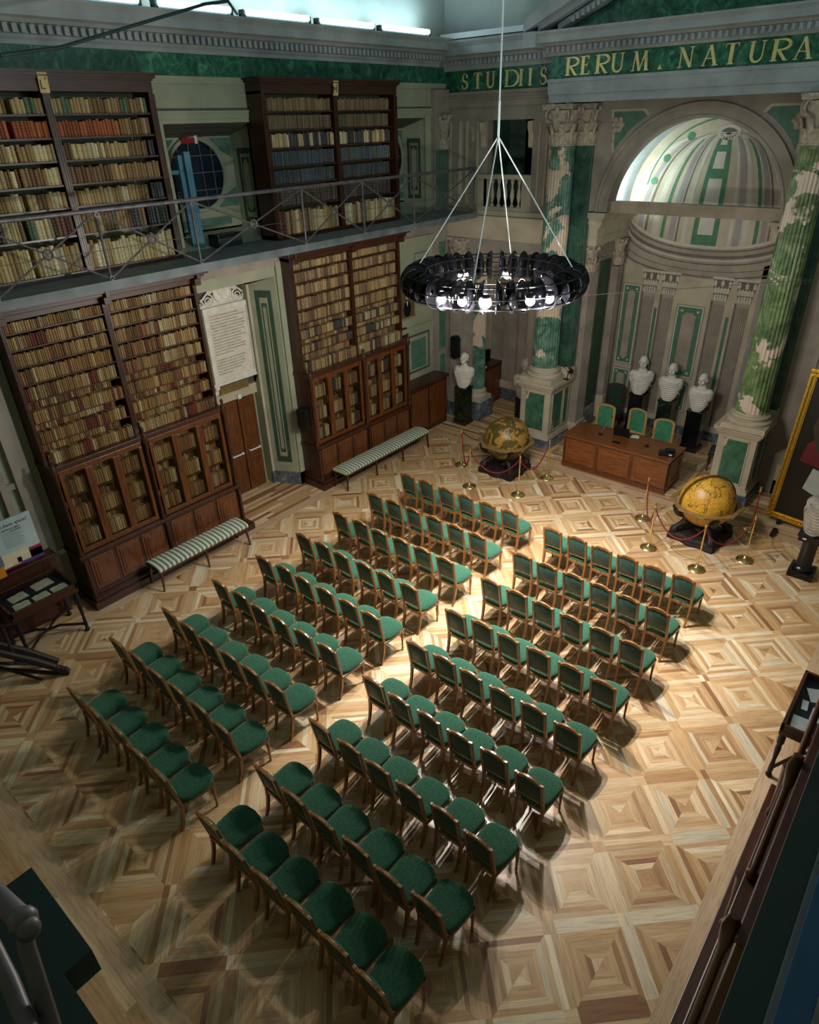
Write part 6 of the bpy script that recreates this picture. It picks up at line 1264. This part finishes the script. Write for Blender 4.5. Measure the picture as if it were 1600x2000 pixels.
# ------------------------------------------------------------------ showcases
def showcase(lb, x0, x1, y0, y1, h_, sheets, legs, cat='display case'):
    cx, cy = (x0+x1)/2, (y0+y1)/2; hx, hy = (x1-x0)/2, (y1-y0)/2; t = thing('display_case', lb, cat, (cx, cy, 0))
    b = MB(); b.box(-hx, hx, -hy, hy, h_-.16, h_-.09)
    for q in ((-hx,hx,-hy,-hy+.04),(-hx,hx,hy-.04,hy),(-hx,-hx+.04,-hy,hy),(hx-.04,hx,-hy,hy)): b.box(q[0], q[1], q[2], q[3], h_-.09, h_)
    b.build('case', DWy, t, bevel=.006); b = MB(); b.box(-hx+.04, hx-.04, -hy+.04, hy-.04, h_-.09, h_-.085); b.build('lining', mat('navy_cloth', ['#0c1522', '#141f30'], scale=9), t)
    gm, nt, bs = newmat('case_glass'); bs.inputs['Transmission Weight'].default_value = 1; bs.inputs['Roughness'].default_value = .02; bs.inputs['IOR'].default_value = 1.05; bs.inputs['Base Color'].default_value = (.95,.97,.97,1)
    b = MB(); b.poly([(-hx+.03,-hy+.03,h_-.005),(hx-.03,-hy+.03,h_-.005),(hx-.03,hy-.03,h_-.005),(-hx+.03,hy-.03,h_-.005)]); b.build('glass_lid', gm, t)
    for a, c in legs:
        l = MB(); l.lathe([(.03,0),(.04,.03),(.025,.06),(.03,.12),(.022,.3),(.035,.5),(.028,.56),(.042,.6),(.042,h_-.16)], (a*(hx-.05), c*(hy-.05), 0), 12); l.build('leg', BLK, t, True)
    s_ = MB(); pts = []
    for k in range(13): u = -1+2*k/12; pts.append((u*(hx-.05), 0+.1*cos(u*pi*1.5), .16+.05*cos(u*pi)))
    s_.tube([(-(hx-.05),-(hy-.05),.14),(-.1,-.15,.2),(0,0,.16),(-.1,.15,.2),(-(hx-.05),hy-.05,.14)], .022, 8); s_.tube([((hx-.05),-(hy-.05),.14),(.1,-.15,.2),(0,0,.16),(.1,.15,.2),((hx-.05),hy-.05,.14)], .022, 8); s_.build('stretcher', BLK, t, True)
    return t, (cx, cy, h_-.084)
t, o3 = showcase('display case of open books with scrolled stretcher beside the near bookcase', -.52, .22, -2.75, -1.72, .96, 0, ((-1,-1),(-1,1),(1,-1),(1,1)))
for k, (x, y, w, d, rz, lb) in enumerate(((-.25,-2.45,.26,.2,.1,'open pale booklet at the far left of the left display case'),(-.3,-2.05,.3,.22,.05,'upright open booklet at the back right of the left display case'),(.02,-2.5,.24,.2,-.1,'open booklet at the front left of the left display case'),(.03,-2.2,.24,.2,.05,'open booklet front centre of the left display case'),(.02,-1.92,.24,.18,.0,'open booklet nearest the right front corner of the left display case'))):
    b = MB(); 
    for s_ in (-1, 1): b.loft([[(0,-d/2,.0),(0,d/2,0),(0,d/2,.012),(0,-d/2,.012)],[(s_*w/4,-d/2,0),(s_*w/4,d/2,0),(s_*w/4,d/2,.02),(s_*w/4,-d/2,.02)],[(s_*w/2,-d/2,0),(s_*w/2,d/2,0),(s_*w/2,d/2,.008),(s_*w/2,-d/2,.008)]])
    tag(b.build('open_booklet', PAPER, None, False, (x, y, .878), (0,0,rz+pi/2)), lb, 'booklet', 'booklets in the left display case')
showcase('display case with white cards at the right edge of the hall', 9.66, 10.4, 2.15, 3.3, .92, 0, ((-1,-1),(-1,1),(1,-1),(1,1)))
CARD = mat('bluish_white_card', ['#d4e4ec', '#f0f6f8'], scale=8, rough=.6)
for k, (x, y, w, d, rz) in enumerate(((9.85,2.38,.2,.2,.05),(9.98,2.62,.16,.22,.0),(9.8,2.72,.06,.16,.1),(9.9,2.98,.2,.22,.4),(10.1,2.4,.14,.2,0),(10.12,2.7,.16,.22,.1),(10.08,3.02,.2,.2,.2))):
    lb = ['square card at the near left corner','narrow card left of centre','slim strip card by the left rim','tilted card at the far left','card near the front beside the square one','card right of centre','card at the far right'][k]
    w *= 1.15; d *= 1.12; b = MB(); b.box(-w/2, w/2, -d/2, d/2, 0, .006); b.box(-w/2+.02, w/2-.02, d*.1, d*.12, .006, .0065); tag(b.build('display_card', CARD, None, False, (x, y, .838), (0, 0, rz)), 'white %s inside the right display case' % lb, 'card', 'cards in the right display case')
# dark wall cupboard below board, board at left
t = thing('wall_counter', 'dark wooden counter behind the left display case, carrying the exhibition board', 'counter', (-.72, -2.6, 0)); b = MB(); b.box(-.18, .14, -1.4, .95, 0, 1.12); b.build('body', DW, t, bevel=.01); b = MB(); b.box(-.18, .18, -1.4, .98, 1.12, 1.18); b.build('top', DWy, t, bevel=.01)
t = thing('exhibition_board', 'pale exhibition text board with orange square at the left edge', 'board', (-.5, -2.5, 1.28)); b = MB(); b.box(-.015, .015, -.7, .69, 0, .82); b.build('panel', mat('board_pale_blue', ['#9fb4b8', '#b9cacb'], scale=2, rough=.5), t)
b = MB()
for (a, c, z0, z1, mi) in ((.0,.69,0,.17,0),(.08,.5,.03,.26,1),(-.18,.1,.08,.28,2),(-.2,.08,-.09,.09,3),(.3,.36,.05,.14,4),(.5,.69,.0,.22,0),(.35,.69,0,.05,5)): b.box(.015+.002*mi, .018+.002*mi, a, c, z0, z1, mi)
for k in range(13):
    for c0 in (-.62, -.2, .2): b.box(.015, .0165, c0, c0+.3-.05*(k % 3 == 2), .60-k*.022, .607-k*.022, 6)
b.build('printed_pictures', [mat('print_red', ['#8c1c34', '#a82c44'], scale=5), mat('print_cream', ['#cfc6a4', '#e0d8ba'], scale=8), mat('print_blue_photo', ['#4c5870', '#8a94a8'], scale=14), mat('print_orange', '#d0861c'), BLACKP, mat('print_violet', '#5c3c8c'), mat('print_grey_text', '#7c8c90')], t)
ink = mat('board_ink', '#10161a'); me = text_mesh('400.000 lire bene spese!', .075, ink, .0006, 'RIGHT', .25); link('board_title', me, t, (.018, .62, .70), (pi/2, 0, pi/2)); me = text_mesh('La nascita del Museo Egizio\ndi Torino', .04, ink, .0006, 'RIGHT'); link('board_subtitle', me, t, (.018, .5, .64), (pi/2, 0, pi/2))
# carved wooden stand in the left foreground
t = thing('carved_folding_stand', 'dark carved wooden folding stand in front of the left display case', 'stand', (.6, -2.9, 0)); b = MB()
P0, P1 = Vector((.34,.44,.04)), Vector((-.3,-.62,1.05))
for off in (0, -.6):
    b.tube([tuple(P0+Vector((off*.6,off*.0-.0,0))), tuple(P0.lerp(P1,.3)+Vector((off*.6,0,.03))), tuple(P0.lerp(P1,.7)+Vector((off*.6,0,0))), tuple(P1+Vector((off*.6,0,0)))], [.05,.06,.05,.04], 8)
for k in range(10): b.ball(tuple(P0.lerp(P1, .03+.04*k)+Vector((0,0,.03))), .05-.002*k, 8, 6)
b.build('carved_rail', BLK, t, True)
for q0, q1 in (((.36,.42,.03),(-.6,-.2,.03)),((.2,.1,.05),(-.5,-.5,.5)),((-.1,.3,.04),(-.2,-.7,.75)),((.1,-.1,.45),(-.35,.0,.9)),((-.05,.15,.98),(-.4,-.35,.98))):
    b = MB(); b.tube([q0, q1], .024, 6); b.build('strut', BLK, t, True)
# ------------------------------------------------------------------ right wall bookcase seen from above
t = thing('right_lower_bookcase', 'dark wooden bookcase along the right wall seen from above', 'bookcase', (9.98, .3, 0))
b = MB(); b.box(-.2, .75, -2.2, 1.65, 0, .16); b.build('plinth', DWy, t, bevel=.008); b = MB(); b.box(-.08, .75, -2.1, 1.35, .16, .96); b.box(-.1, .75, -2.12, 1.38, .96, 1.05); b.box(.02, .75, -2.1, 1.3, 1.05, 2.6); b.box(.0, .75, -2.1, 1.3, 2.6, 2.66); b.box(.22, .75, -2.1, 1.3, 2.66, 4.0); b.build('case', DWy, t, bevel=.01)
for y in (1.2, -.4, -2.0): b = MB(); b.lathe([(.05,.16),(.05,.22),(.03,.26),(.034,.6),(.05,.9),(.055,.98)], (-.1,y,0), 12); b.lathe([(.05,1.05),(.06,1.1),(.03,1.15),(.034,1.3),(.03,2.3),(.05,2.45),(.06,2.6),(.03,2.72)], (-.04,y,0), 12); b.build('turned_post', DW, t, True)
# gallery stub by the camera on the right wall and the near gallery
b = MB(); b.box(9.99, 10.75, -6.3, 9.2, 5.16, 5.26, 0); b.box(10.075, 10.09, -6.3, 9.2, 5.26, 5.28, 1); b.box(10.09, 10.75, -6.3, 9.2, 5.26, 5.30, 2); b.box(10.16, 10.18, -6.3, 9.2, 5.30, 5.31, 1); struct(b.build('trim_28', [DGREEN, SLAB, mat('blue_teal_paint', ['#1c4a72', '#25608c'], scale=3, rough=.6)]))
b = MB(); b.box(-.9, 8.3, -6.3, -4.9, 5.2, 5.3); b.box(8.3, 8.66, -6.3, -4.645, 5.2, 5.3); b.box(8.66, 10.2, -6.3, -4.72, 5.2, 5.3); b.box(7.6, 8.3, -4.9, -4.745, 5.2, 5.3); struct(b.build('floor_gallery_near', [DGREEN]))
t = thing('near_railing', 'dark iron gallery railing tubes close to the lens at lower left', 'railing', (9.1, -4.76, 5.3)); o0 = Vector((9.1, -4.76, 5.3))
def nt_tube(nm, pts, r): b = MB(); b.tube([tuple(p-o0) for p in pts], r, 12); b.build(nm, IRON, t, True)
Pk = Vector((9.165, -4.758, 6.200)); nt_tube('top_rail', [Vector((8.745, -4.839, 6.200)), Vector((9.022, -4.777, 6.200)), Pk], .016); nt_tube('brace', [Pk, Vector((9.182, -4.770, 6.170)), Vector((9.251, -4.796, 6.050))], .012); nt_tube('post', [Vector((9.031, -4.799, 6.100)), Vector((9.160, -4.806, 6.100)), Vector((9.281, -4.819, 6.100))], .013)
b = MB(); b.ball(tuple(Pk-o0), .021, 12, 8); b.ball(tuple(Vector((9.182, -4.758, 6.200))-o0), .017, 10, 8); b.build('clamp', IRON, t, True)
